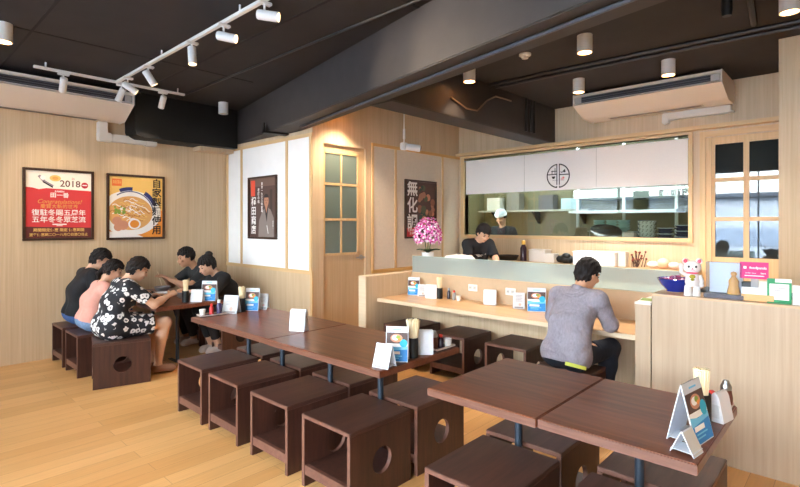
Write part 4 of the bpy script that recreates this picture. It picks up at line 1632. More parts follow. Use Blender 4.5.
t = thing('stationery_box', 'white and wood organiser box behind the pink sign on the cashier desk', 'box', (-0.485, 3.86, CZ))
b = B()
b.box(-.075, .095, -.05, .09, 0, .042, mat('light_plywood', (214, 166, 106), .5), bev=.002)
b.done('base', t)
b = B()
b.box(-.075, .075, -.045, -.03, .0425, .085, M_whiteP, bev=.002)
b.box(-.075, .095, .05, .085, .0425, .10, M_whiteP)
b.box(-.075, .0, -.02, .04, .0425, .115, mat('pen_black', (40, 42, 44), .5))
b.box(.005, .07, -.02, .04, .0425, .125, mat('receipt', (234, 226, 210), .7))
b.done('compartment', t)
t = thing('pink_sign', 'small bright pink sign with white lettering on the cashier desk', 'sign', (-0.49, 3.83, CZ + .14))
b = B()
b.box(-.078, .072, -.004, 0, 0, .105, PINK)
b.quad(-.058, -.042, .062, .078, .0045, PALE)
b.text('foodpanda', .018, .069, .021, .0046, PALE, .02)
b.text('order now', -.02, .036, .013, .0046, PALE)
b.text('here', .045, .036, .014, .0046, PALE, .03)
b.quad(-.052, .05, .016, .021, .0046, PALE)
b.done('board', t)
b = B()
b.box(-.02, .02, .0005, .004, -.0545, .05, M_clearp)
b.done('stem', t)
t = thing('card_stand', 'green and white acrylic card stand right of the pink sign on the cashier desk', 'sign', (-0.365, 3.825, CZ), .05)
b = B()
b.box(-.06, .06, -.01, 0, .0, .15, mat('leaf_green', (30, 140, 84), .5))
b.box(-.06, .06, -.03, .02, 0, .006, MATS['leaf_green'])
b.done('backing', t)
b = B()
b.quad(-.048, .048, .02, .118, .0104, PALE)
b.quad(-.02, .06, .128, .15, .0104, PALE)
for zz, ww in ((.092, .03), (.078, .022), (.064, .012), (.056, .012)):
    b.stroke([(-ww, zz), (ww, zz)], .004, .0108, GREY)
b.done('printed_face', t)
t = thing('card_stand', 'white card stand at the right edge of the picture on the cashier desk', 'sign', (-0.245, 3.825, CZ), .0)
b = B()
b.box(-.055, .055, -.008, 0, .006, .115, M_whiteP)
b.box(-.055, .055, -.025, .02, 0, .006, M_whiteP)
b.done('board', t)
b = B()
b.ring(0, .06, .02, .023, .0085, mat('faint_pink', (230, 190, 196), .6), 24)
b.done('printed_face', t)
t = thing('leaflet', 'green and white leaflet lying on top of the pilaster beside the cashier desk', 'leaflet', (-1.13, 3.86, .9905), .15)
b = B()
b.box(-.05, .05, -.09, .09, 0, .006, PALE)
b.done('sheet', t)
b = B()
b.box(-.045, .045, -.05, .085, .0065, .0075, GREEN)
b.done('cover', t)
# black block added in place of the dark void behind the desk
t = thing('void_block', 'low black block standing in for the dark void behind the bowl and signs', 'dark filler', (-0.55, 4.15, .8705))
b = B()
b.box(-.30, .30, -.08, .12, 0, .21, M_black, bev=.006)
b.done('body', t)
b = B()
b.box(-.28, .28, -.083, -.0805, .03, .10, mat('void_front', (40, 38, 40), .5))
b.done('void_face', t)

# ================================================================ ORCHID AND THE WORKTOP BEHIND THE SCREEN
WZ = .9505
t = thing('potted_orchid', 'pink and white orchid in a white pot behind the frosted glass screen', 'plant', (-4.02, 4.86, WZ))
b = B()
b.lathe([(0, 0), (.06, 0), (.078, .235), (.07, .235), (.066, .215), (0, .215)], M_whiteP, 28)
b.done('pot', t)
b = B()
ro = random.Random(11)
M_leaf, M_stem = mat('orchid_leaf', (52, 84, 44), .4), mat('orchid_stem', (84, 106, 60), .5)
for i in range(11):
    a = 2 * PI * i / 11 + .3
    L_, wv = ro.uniform(.13, .19), .028
    c_, s_ = math.cos(a), math.sin(a)
    v, f = [], []
    for k in range(7):
        u = k / 6
        w = wv * math.sin(PI * min(.98, u * .9 + .08))
        x, z = u * L_, .225 + .11 * u - .07 * u * u
        for e, dz in ((-1, .008), (0, 0), (1, .008)):
            v.append((c_ * x - s_ * e * w, s_ * x + c_ * e * w, z + dz))
    for k in range(6):
        for e in (0, 1):
            f.append((3 * k + e, 3 * k + e + 1, 3 * k + e + 4, 3 * k + e + 3))
    b._add(v, f, M_leaf, smooth=True)
b.done('leaves', t)
b = B()
for i in range(6):
    a = 2 * PI * i / 6
    b.tube([(0.01 * math.cos(a), .01 * math.sin(a), .2), (.04 * math.cos(a), .04 * math.sin(a), .36), (.10 * math.cos(a), .10 * math.sin(a), .46 + .05 * (i % 2))], .004, M_stem, 6)
b.done('stems', t)
M_pet = [mat('petal_magenta', (206, 84, 172), .5), mat('petal_pink', (226, 136, 202), .5), mat('petal_white', (244, 228, 240), .5)]
M_lip = mat('orchid_lip', (186, 40, 130), .5)
nfl = 0
for i in range(64):
    u = (i + .5) / 64
    th_, ph = math.acos(1 - 1.45 * u), 2.399 * i
    R_ = ro.uniform(.17, .205)
    c = Vector((R_ * .98 * math.sin(th_) * math.cos(ph), R_ * .85 * math.sin(th_) * math.sin(ph), .45 + R_ * 1.12 * math.cos(th_)))
    nrm = (c - Vector((0, 0, .42))).normalized()
    T = Matrix.Translation(c) @ nrm.to_track_quat('Z', 'Y').to_matrix().to_4x4() @ Matrix.Rotation(ro.uniform(0, 6.28), 4, 'Z')
    b = B()
    b.M = T
    for k in range(5):
        a = 2 * PI * k / 5
        rr = .036 if k % 2 else .042
        v, f = [(0, 0, .0)], []
        for q in range(9):
            w = q / 8
            aa = a + (w - .5) * 1.15
            rad = rr * (.72 + .28 * math.sin(PI * w))
            v.append((rad * math.cos(aa), rad * math.sin(aa), .010 - .012 * abs(w - .5) * 2))
        for q in range(8):
            f.append((0, q + 1, q + 2))
        b._add(v, f, M_pet[(0, 2, 1, 2, 1)[(k + i) % 5]])
    b.ball((0, 0, .008), (.011, .011, .010), M_lip, 8, 6)
    b.done('flower', t)

t = thing('rice_cooker_lid', 'white round lid of a warmer behind the left end of the glass screen', 'lid', (-3.60, 4.95, WZ))
b = B()
b.lathe([(0, 0), (.17, 0), (.18, .13), (.19, .15), (.0, .15)], M_whiteP, 36)
b.done('pot_body', t)
b = B()
b.lathe([(.195, .1505), (.195, .172), (.16, .205), (.05, .222), (0, .222)], M_whiteP, 36)
b.done('lid', t)
b = B()
b.lathe([(.02, .2225), (.025, .235), (0, .24)], mat('knob_grey', (150, 140, 134), .5), 16)
b.done('knob', t)


def simple_box(name, label, cat, x, y, z, w, d, h, m, lid=None, rot=0, group=None):
    t = thing(name, label, cat, (x, y, z), rot, group)
    b = B()
    b.box(-w / 2, w / 2, -d / 2, d / 2, 0, h, m, bev=.006)
    b.done('container', t)
    if lid:
        b = B()
        b.box(-w / 2 - .006, w / 2 + .006, -d / 2 - .006, d / 2 + .006, h + .0005, h + .02, lid, bev=.004)
        b.done('lid', t)
    return t


simple_box('storage_box', 'white box glimpsed through the frosted glass left of the person in grey', 'box', -2.60, 4.95, WZ, .32, .25, .15, M_whiteP)
simple_box('storage_box', 'grey steel box glimpsed through the frosted glass near the orchid', 'box', -3.1, 4.95, WZ, .25, .25, .11, M_steel)
BZ = 1.0205
M_tub = mat('translucent_tub', (232, 226, 218), .3, trans=.25)
t = thing('cooking_pan', 'black flat pan on the back counter left of the sauce bottle', 'pan', (-3.77, 6.38, BZ))
b = B()
b.lathe([(0, 0), (.13, 0), (.16, .07), (.155, .07), (.125, .008), (0, .008)], M_black, 32)
b.done('pan_body', t)
b = B()
b.cyl((-.155, 0, .06), (-.31, -.03, .075), .011, M_black, 10)
b.done('handle', t)
bottle(-3.515, 6.38, BZ, 'tall dark sauce bottle with a yellow cap on the back counter', M_soy, mat('yellow_cap', (206, 160, 60), .4), .29, .045, group=None)
simple_box('plastic_tub', 'translucent tub on the back counter just right of the dark bottle', 'tub', -3.28, 6.42, BZ, .24, .2, .15, M_tub, M_tub, group='tubs on the back counter')
simple_box('plastic_tub', 'smaller translucent tub in front of the black cloth on the back counter', 'tub', -3.085, 6.36, BZ, .14, .14, .10, M_tub, M_tub, group='tubs on the back counter')
b = B()
for (x, y, z, r_) in ((0, 0, .05, (.085, .07, .06)), (.06, .01, .045, (.065, .06, .05)), (-.06, .0, .045, (.065, .06, .05)), (0.02, -.02, .09, (.06, .05, .04))):
    b.ball((x, y, z + .0105), r_, M_black, 18, 12)
tag(b.done('black_cloth', None, (-2.87, 6.33, BZ)), 'crumpled black cloth lying on the back counter left of the large white box', 'cloth')
t = simple_box('storage_box', 'large white plastic box on the back counter behind the person in grey', 'box', -2.46, 6.36, BZ, .52, .28, .155, M_whiteP, mat('box_lid', (244, 236, 230), .4))
simple_box('plastic_tub', 'small round-edged translucent tub right of the large white box', 'tub', -2.14, 6.36, BZ, .09, .12, .18, M_tub, None, group='tubs on the back counter')
b = B()
rt = random.Random(4)
M_twig, M_bud = mat('twig_brown', (70, 46, 36), .7), mat('bud_red', (120, 54, 44), .6)
for i in range(16):
    x0, y0 = rt.uniform(-.07, .07), rt.uniform(-.05, .05)
    p1 = (x0 * .7 + rt.uniform(-.05, .05), y0 + rt.uniform(-.06, .06), rt.uniform(.08, .19))
    b.tube([(x0, y0, 0.004), ((x0 + p1[0]) / 2, (y0 + p1[1]) / 2 + .01, p1[2] * .6), p1], .005, M_twig, 6)
    b.ball(p1, .013, M_bud, 8, 6)
tag(b.done('dried_twigs', None, (-1.97, 6.36, BZ)), 'bunch of dark dried twigs with reddish buds on the back counter', 'twigs')
rt = random.Random(9)
for i, (x, z, la) in enumerate(((-1.80, 0, 'white paper-wrapped food packet lying nearest the twigs on the back counter'), (-1.69, 0, 'pinkish food packet lying highest of three beside the twigs on the back counter'), (-1.575, 0, 'pale food packet at the right end of the back counter beside the lucky cat'))):
    b = B()
    b.ball((0, 0, .042), (.068, .06, .042 + (.02 if i == 1 else 0)), mat('food_pack_%s' % 'abc'[i], ((240, 224, 212), (240, 190, 160), (232, 206, 196))[i], .5), 18, 10)
    b.ball((.03, -.02, .05), (.03, .03, .03), MATS['food_pack_%s' % 'abc'[i]], 12, 8)
    tag(b.done('food_packet', None, (x, 6.36, BZ + z + (.02 if i == 1 else 0))), la, 'packet', 'food packets on the back counter')

# ================================================================ KITCHEN BEHIND THE WINDOW
t = thing('kitchen_counter', 'steel kitchen counter directly behind the kitchen window', 'counter', (-3.0, 6.69, 0))
b = B()
b.box(-1.7, 1.9, 0, .60, 0, 1.32, M_steel)
b.done('body', t)
b = B()
b.box(-1.72, 1.92, -.005, .62, 1.3205, 1.355, M_steel, bev=.003)
b.done('worktop', t)
KZ = 1.3555


def dish(x, y, z, label, prof, m, group, name='bowl', band=None):
    o = thing(name, label, 'bowl' if 'bowl' in name else 'plate', (x, y, z), 0, group)
    b = B()
    b.lathe(prof, m, 28)
    b.done('shell', o)
    if band:
        b = B()
        r0, z0_, z1_, bm_ = band
        b.lathe([(r0[0], z0_), (r0[1], z1_)], bm_, 28, cap0=False, cap1=False)
        b.done('painted_band', o)
    return o


def bprof(r, h):
    return [(0, 0), (r * .5, 0), (r * .52, .012), (r * .86, h * .5), (r, h), (r - .005, h), (r * .82, h * .5), (r * .45, .016), (0, .016)]


M_pat = mat('patterned_glaze', (250, 246, 240), .25)
M_patd = mat('glaze_squiggle', (70, 62, 66), .4)
for k in range(4):
    o = dish(-2.005, 6.82, KZ + k * .052, ('lowest', 'second lowest', 'second highest', 'topmost')[k] + ' white patterned bowl of the single stack behind the kitchen window', bprof(.112, .072), M_pat, 'white patterned bowls', 'noodle_bowl')
    b = B()
    for q in range(14):
        a = 2 * PI * q / 14
        for u in (0, 1):
            r_ = .105 + u * .004
            b.ball((r_ * math.cos(a + u * .1), r_ * math.sin(a + u * .1), .046 + u * .016), (.009, .006, .005), M_patd, 6, 5, Matrix.Rotation(a + PI / 2, 4, 'Z'))
    b.done('painted_pattern', o)
M_blue, M_stripe = mat('navy_glaze', (44, 54, 96), .25), mat('stripe_white', (210, 216, 226), .3)
for j, (x, n, sname) in enumerate(((-1.79, 4, 'left'), (-1.60, 5, 'right'))):
    for k in range(n):
        z = KZ + k * .036
        o = dish(x, 6.82 + j * .03, z, ('lowest', 'second', 'third', 'fourth', 'topmost')[k if k < n - 1 else 4] + ' navy striped dish from below in the %s navy stack behind the window' % sname,
                 [(0, 0), (.06, 0), (.09, .022), (.094, .034), (.088, .034), (.05, .008), (0, .008)], M_blue, 'navy striped dishes', 'dish_bowl')
        b = B()
        b.lathe([(.0915, .0235), (.0955, .034)], M_stripe if (k + j) % 2 else M_blue, 28, cap0=False, cap1=False)
        b.done('painted_band', o)
M_celadon = mat('celadon_glaze', (186, 216, 212), .3)
t = thing('dish_rack', 'low steel rack carrying the pale green bowls in the kitchen', 'rack', (-2.58, 7.14, KZ))
b = B()
b.box(-.36, .34, -.115, .13, .075, .085, M_steel)
b.done('rack_shelf', t)
for q in (-.34, .32):
    for y in (-.105, .12):
        b = B()
        b.cyl((q, y, 0), (q, y, .075), .007, M_steel, 8)
        b.done('leg', t)
for x, n, sname in ((-2.735, 4, 'leftmost'), (-2.56, 4, 'middle'), (-2.395, 4, 'rightmost')):
    for k in range(n):
        dish(x, 7.14, KZ + .0855 + k * .036, ('lowest', 'second', 'third', 'topmost')[k] + ' pale green bowl from below in the %s stack on the kitchen rack' % sname, bprof(.082, .05), M_celadon, 'pale green bowls', 'rice_bowl')
M_platek = mat('black_plate', (28, 28, 30), .2)
for k, la in enumerate(('black oval plate leaning in front of the green bowls, the nearest', 'black oval plate leaning in front of the green bowls, the farther')):
    b = B()
    b.lathe([(0, 0), (.11, 0), (.17, .03), (.165, .034), (.10, .006), (0, .006)], M_platek, 32, Matrix.Translation((0, 0, .055)) @ Matrix.Rotation(.22, 4, 'Y') @ Matrix.Rotation(.9, 4, 'X') @ Matrix.Diagonal((1.05, .62, 1, 1)))
    t = b.done('serving_plate', None, (-2.56 + k * .05, 6.84 + k * .055, KZ + .02))
    tag(t, la, 'plate', 'black serving plates')
simple_box('plastic_tub', 'pink-white tub between the black plates and the patterned bowls', 'tub', -2.205, 6.80, KZ, .13, .10, .075, mat('blush_tub', (232, 208, 204), .4))
simple_box('paper_bag', 'creased grey and brown paper bag standing left of the black plates in the kitchen', 'bag', -2.86, 6.82, KZ, .16, .08, .14, mat('kraft', (150, 130, 112), .7, noise=.3, nscale=14), rot=.4)
simple_box('dark_bin', 'tall dark blue-grey bin behind the pink-white tub in the kitchen', 'bin', -2.15, 7.2, KZ, .13, .12, .24, mat('slate_bin', (74, 84, 106), .5))
# tall shelf posts, a hood and a wall shelf in the kitchen
t = thing('kitchen_rack', 'tall white metal rack seen through the kitchen window', 'rack', (-2.65, 8.2, 0))
for q in (-.85, -.1, .65):
    b = B()
    b.box(q - .02, q + .02, -.02, .02, 0, 2.9, mat('rack_white', (220, 224, 222), .4))
    b.done('post', t)
b = B()
b.box(-.9, .7, -.25, .25, 1.72, 1.76, MATS['rack_white'])
b.done('shelf', t)
simple_box('range_hood', 'pale steel extraction hood high in the kitchen', 'hood', -2.3, 8.55, 1.95, 2.4, .6, .5, mat('hood_steel', (110, 118, 116), .4))
t = thing('wall_shelf', 'dark bracketed shelf on the kitchen wall behind the cook in the cap', 'shelf', (-4.6, 8.9, 1.78))
b = B()
b.box(-1.2, 1.1, -.25, .095, 0, .03, mat('shelf_grey', (168, 170, 162), .5))
b.done('board', t)
for q in (-.9, 0, .9):
    b = B()
    b.prism([(-.22, -.0005), (.09, -.0005), (.09, -.24), (.06, -.24)], q - .015, q + .015, M_black, axis='X')
    b.done('bracket', t)
for x, la, w, h, c in ((-5.5, 'white container at the left end of the kitchen wall shelf', .3, .26, (214, 214, 206)), (-5.05, 'grey container in the middle of the kitchen wall shelf', .28, .34, (120, 120, 116)),
                       (-4.35, 'dark container right of the cook on the kitchen wall shelf', .3, .28, (84, 84, 92)), (-3.9, 'pale blue container at the right end of the kitchen wall shelf', .3, .2, (170, 196, 206))):
    simple_box('storage_box', la, 'box', x, 8.84, 1.811, w, .2, h, mat('kitchen_box_%d' % c[0], c, .5), group='containers on the kitchen shelf')
t = thing('pendant_light', 'small grey pendant lamp hanging in the kitchen', 'lamp', (-3.32, 8.0, 1.95))
b = B()
b.cyl((0, 0, .12), (0, 0, 1.19), .006, M_black, 8)
b.done('cord', t)
b = B()
b.lathe([(0.1, 0), (.1, .06), (.03, .12), (0, .125)], mat('shade_grey', (120, 126, 126), .5), 24, cap0=False)
b.done('lamp_shade', t)
t = thing('ceiling_panel_light', 'flat ceiling light inside the kitchen', 'ceiling light', (-3.2, 7.9, ZC))
b = B()
b.box(-.6, .6, -.15, .15, -.05, 0, M_white)
b.done('housing', t)
b = B()
b.box(-.57, .57, -.13, .13, -.054, -.0505, mat('panel_glow', (244, 248, 255), .5, emit=90.0))
b.done('diffuser', t)
t2 = dup(t, (-2.3, 7.15, ZC), None, 'unseen flat ceiling light added to brighten the stacked bowls in the kitchen')  # unseen lamp added to brighten the bowls behind the window
t2 = dup(t, (-5.0, 7.9, ZC), None, 'flat ceiling light in the kitchen above the cook in the cap')
# lettering and grey panel on the shop-front glass behind the camera (seen mirrored in the kitchen window)
def glass_letters(name, label, cat, x, z, fn):
    b = B()
    fn(b)
    o = b.done(name, None, (x, YF - 0.056, z))
    tag(o, label, cat)


M_film = mat('grey_film', (84, 88, 88), .7)
glass_letters('glass_sticker', 'grey square sticker on the shop-front glass left of the lettering', 'sticker', -4.72, 2.22, lambda b: b.box(-.22, .22, -.001, 0, -.28, .28, M_film))
glass_letters('glass_lettering', 'row of large grey characters on the shop-front glass', 'lettering', -3.66, 2.36, lambda b: b.text('麺専門店', 0, 0, .30, 0, M_film, .02))
glass_letters('glass_lettering', 'line of small grey capital letters on the shop-front glass below the characters', 'lettering', -3.66, 2.10, lambda b: b.text('KOOKET', 0, 0, .19, 0, M_film, .01, space=1.25))
# ================================================================ PEOPLE
def V3(*a):
    return np.array(a, float)


def unit(v):
    v = np.asarray(v, float)
    return v / max(1e-9, np.linalg.norm(v))


class Field:
    """signed-distance grid meshed with surface nets into ONE closed surface"""

    def __init__(self, lo, hi, step):
        self.lo, self.step = np.array(lo, float), step
        self.n = np.ceil((np.array(hi) - self.lo) / step).astype(int) + 1
        self.D = np.full(self.n, 0.2, np.float32)

    def _sl(self, lo, hi, pad):
        a = np.maximum(0, np.floor((np.minimum(lo, hi) - pad - self.lo) / self.step).astype(int))
        b = np.minimum(self.n, np.ceil((np.maximum(lo, hi) + pad - self.lo) / self.step).astype(int) + 1)
        if np.any(b <= a):
            return None
        ax = [self.lo[i] + self.step * np.arange(a[i], b[i]) for i in range(3)]
        X, Y, Z = np.meshgrid(*ax, indexing='ij')
        return tuple(slice(a[i], b[i]) for i in range(3)), X, Y, Z

    def _u(self, s, d, k):
        o = self.D[s]
        if k <= 0:
            self.D[s] = np.minimum(o, d)
        else:
            h = np.clip(0.5 + 0.5 * (o - d) / k, 0, 1)
            self.D[s] = o * (1 - h) + d * h - k * h * (1 - h)

    def cone(self, a, b, ra, rb, k=0.02, cut=None):
        a, b = np.asarray(a, float), np.asarray(b, float)
        q = self._sl(np.minimum(a, b), np.maximum(a, b), max(ra, rb) + k + 0.03)
        if q is None:
            return
        s, X, Y, Z = q
        ab = b - a
        L2 = max(1e-12, ab @ ab)
        t = np.clip(((X - a[0]) * ab[0] + (Y - a[1]) * ab[1] + (Z - a[2]) * ab[2]) / L2, 0, 1)
        d = np.sqrt((X - a[0] - t * ab[0]) ** 2 + (Y - a[1] - t * ab[1]) ** 2 + (Z - a[2] - t * ab[2]) ** 2) - (ra + (rb - ra) * t)
        if cut is not None:      # flat end at b
            u = unit(ab)
            d = np.maximum(d, (X - b[0]) * u[0] + (Y - b[1]) * u[1] + (Z - b[2]) * u[2])
        self._u(s, d.astype(np.float32), k)

    def ell(self, c, R, r, k=0.02):
        """ellipsoid; R rows = its axes"""
        c = np.asarray(c, float)
        m = max(r)
        q = self._sl(c - m, c + m, k + 0.03)
        if q is None:
            return
        s, X, Y, Z = q
        P = np.stack([X - c[0], Y - c[1], Z - c[2]], -1) @ np.asarray(R).T
        k0 = np.sqrt(((P / r) ** 2).sum(-1))
        k1 = np.sqrt(((P / (np.array(r) ** 2)) ** 2).sum(-1)) + 1e-9
        self._u(s, (k0 * (k0 - 1) / k1).astype(np.float32), k)

    def axes(self):
        ax = [self.lo[i] + self.step * np.arange(self.n[i]) for i in range(3)]
        return np.meshgrid(*ax, indexing='ij')

    def carve(self, fn):
        X, Y, Z = self.axes()
        self.D = np.maximum(self.D, fn(X, Y, Z).astype(np.float32))

    def mesh(self):
        D = self.D
        S = D < 0
        nx, ny, nz = D.shape
        offs = [(i, j, k) for i in (0, 1) for j in (0, 1) for k in (0, 1)]
        cnt = sum(S[i:nx - 1 + i, j:ny - 1 + j, k:nz - 1 + k].astype(np.int8) for i, j, k in offs)
        idx = np.argwhere((cnt > 0) & (cnt < 8))
        acc = np.zeros((len(idx), 3))
        num = np.zeros(len(idx))
        for o0 in offs:
            for ax in range(3):
                if o0[ax]:
                    continue
                o1 = list(o0)
                o1[ax] = 1
                p0, p1 = idx + o0, idx + o1
                d0, d1 = D[tuple(p0.T)], D[tuple(p1.T)]
                cr = (d0 < 0) != (d1 < 0)
                t = np.where(cr, d0 / np.where(cr, d0 - d1, 1), 0)
                pt = np.array(o0, float)[None] + t[:, None] * np.eye(3)[ax][None]
                acc += np.where(cr[:, None], pt, 0)
                num += cr
        verts = self.lo + self.step * (idx + acc / num[:, None])
        ids = np.full((nx - 1, ny - 1, nz - 1), -1, np.int64)
        ids[tuple(idx.T)] = np.arange(len(idx))
        quads = []
        for ax in range(3):
            e = [0, 0, 0]
            e[ax] = 1
            A = S[:nx - e[0], :ny - e[1], :nz - e[2]]
            Bq = S[e[0]:, e[1]:, e[2]:]
            ed = np.argwhere(A != Bq)
            u, v = [(1, 2), (2, 0), (0, 1)][ax]
            ok = (ed[:, u] > 0) & (ed[:, v] > 0) & (ed[:, u] < D.shape[u] - 1) & (ed[:, v] < D.shape[v] - 1)
            ed = ed[ok]
            eu, ev = np.zeros(3, int), np.zeros(3, int)
            eu[u], ev[v] = 1, 1
            q = np.stack([ids[tuple((ed - eu - ev).T)], ids[tuple((ed - ev).T)], ids[tuple(ed.T)], ids[tuple((ed - eu).T)]], 1)
            flip = ~A[tuple(ed.T)]
            q[flip] = q[flip][:, ::-1]
            quads.append(q)
        F = np.concatenate(quads)
        F = F[(F >= 0).all(1)]
        return verts, F

    def obj(self, name, m, parent=None, origin=(0, 0, 0)):
        v, f = self.mesh()
        v = v - np.array(origin)
        me = bpy.data.meshes.new(name)
        me.vertices.add(len(v))
        me.vertices.foreach_set('co', v.astype(np.float32).ravel())
        me.loops.add(len(f) * 4)
        me.loops.foreach_set('vertex_index', f.astype(np.int32).ravel())
        me.polygons.add(len(f))
        me.polygons.foreach_set('loop_start', np.arange(0, 4 * len(f), 4, dtype=np.int32))
        me.update(calc_edges=True)
        me.validate()
        me.polygons.foreach_set('use_smooth', [True] * len(me.polygons))
        me.materials.append(m)
        o = bpy.data.objects.new(name, me)
        COL.objects.link(o)
        if parent is not None:
            o.parent = parent
        else:
            o.location = origin
        return o


def frame(f, u):
    f = unit(f)
    u = np.asarray(u, float)
    r = unit(np.cross(f, u))
    return r, f, np.cross(r, f)


M_skin = mat('skin', (214, 166, 136), .5, noise=.03, nscale=30)
M_skin2 = mat('skin_warm', (196, 144, 112), .5, noise=.03, nscale=30)
def hair_material():
    m = wood('black_hair', (12, 9, 9), (40, 31, 29), (90, 90, 22), rough=.62, spec=.25, bump=.6)
    return m


M_hair = hair_material()


def add_folds(m, scale=(9, 9, 5), strength=.55, dist=.018):
    nt = m.node_tree
    bs = nt.nodes['Principled BSDF']
    t = nt.nodes.new('ShaderNodeTexCoord')
    mp = nt.nodes.new('ShaderNodeMapping')
    mp.inputs['Scale'].default_value = scale
    mp.inputs['Rotation'].default_value = (.5, .3, .2)
    n = nt.nodes.new('ShaderNodeTexNoise')
    n.inputs['Scale'].default_value = 1.0
    n.inputs['Detail'].default_value = 2.5
    n.inputs['Distortion'].default_value = .8
    bp = nt.nodes.new('ShaderNodeBump')
    bp.inputs['Strength'].default_value = strength
    bp.inputs['Distance'].default_value = dist
    nt.links.new(t.outputs['Object'], mp.inputs[0])
    nt.links.new(mp.outputs[0], n.inputs['Vector'])
    nt.links.new(n.outputs['Fac'], bp.inputs['Height'])
    nt.links.new(bp.outputs[0], bs.inputs['Normal'])
    return m
M_eye = mat('eye_dark', (26, 20, 20), .2)
M_lips = mat('lips', (176, 100, 90), .5)


def hand(F, w, d, n, side, s=1.0, curl=0.5):
    """w wrist, d fingers' direction, n palm normal (palm side), side vector = towards the thumb"""
    d, n = unit(d), unit(n)
    t = unit(side - (side @ d) * d)
    for i, (off, L) in enumerate(((.027, .072), (.009, .080), (-.010, .074), (-.027, .058))):
        off, L = off * s, L * s
        kn = w + d * .082 * s + t * off
        F.cone(w + d * .015 * s + t * off * .55, kn, .015 * s, .0125 * s, .012)
        a1 = curl * (.55 + .08 * i)
        d1 = unit(d * math.cos(a1) + n * math.sin(a1))
        p1 = kn + d1 * L * .5
        a2 = curl * (1.5 + .1 * i)
        d2 = unit(d * math.cos(a2) + n * math.sin(a2))
        p2 = p1 + d2 * L * .5
        F.cone(kn, p1, .0098 * s, .0088 * s, .004)
        F.cone(p1, p2, .0088 * s, .0074 * s, .003)
    b0 = w + d * .025 * s + t * .025 * s
    b1 = b0 + unit(t * .8 + d * .65 + n * .35) * .036 * s
    b2 = b1 + unit(t * .25 + d * .85 + n * .55) * .032 * s
    F.cone(b0, b1, .0145 * s, .0115 * s, .008)
    F.cone(b1, b2, .011 * s, .0085 * s, .003)


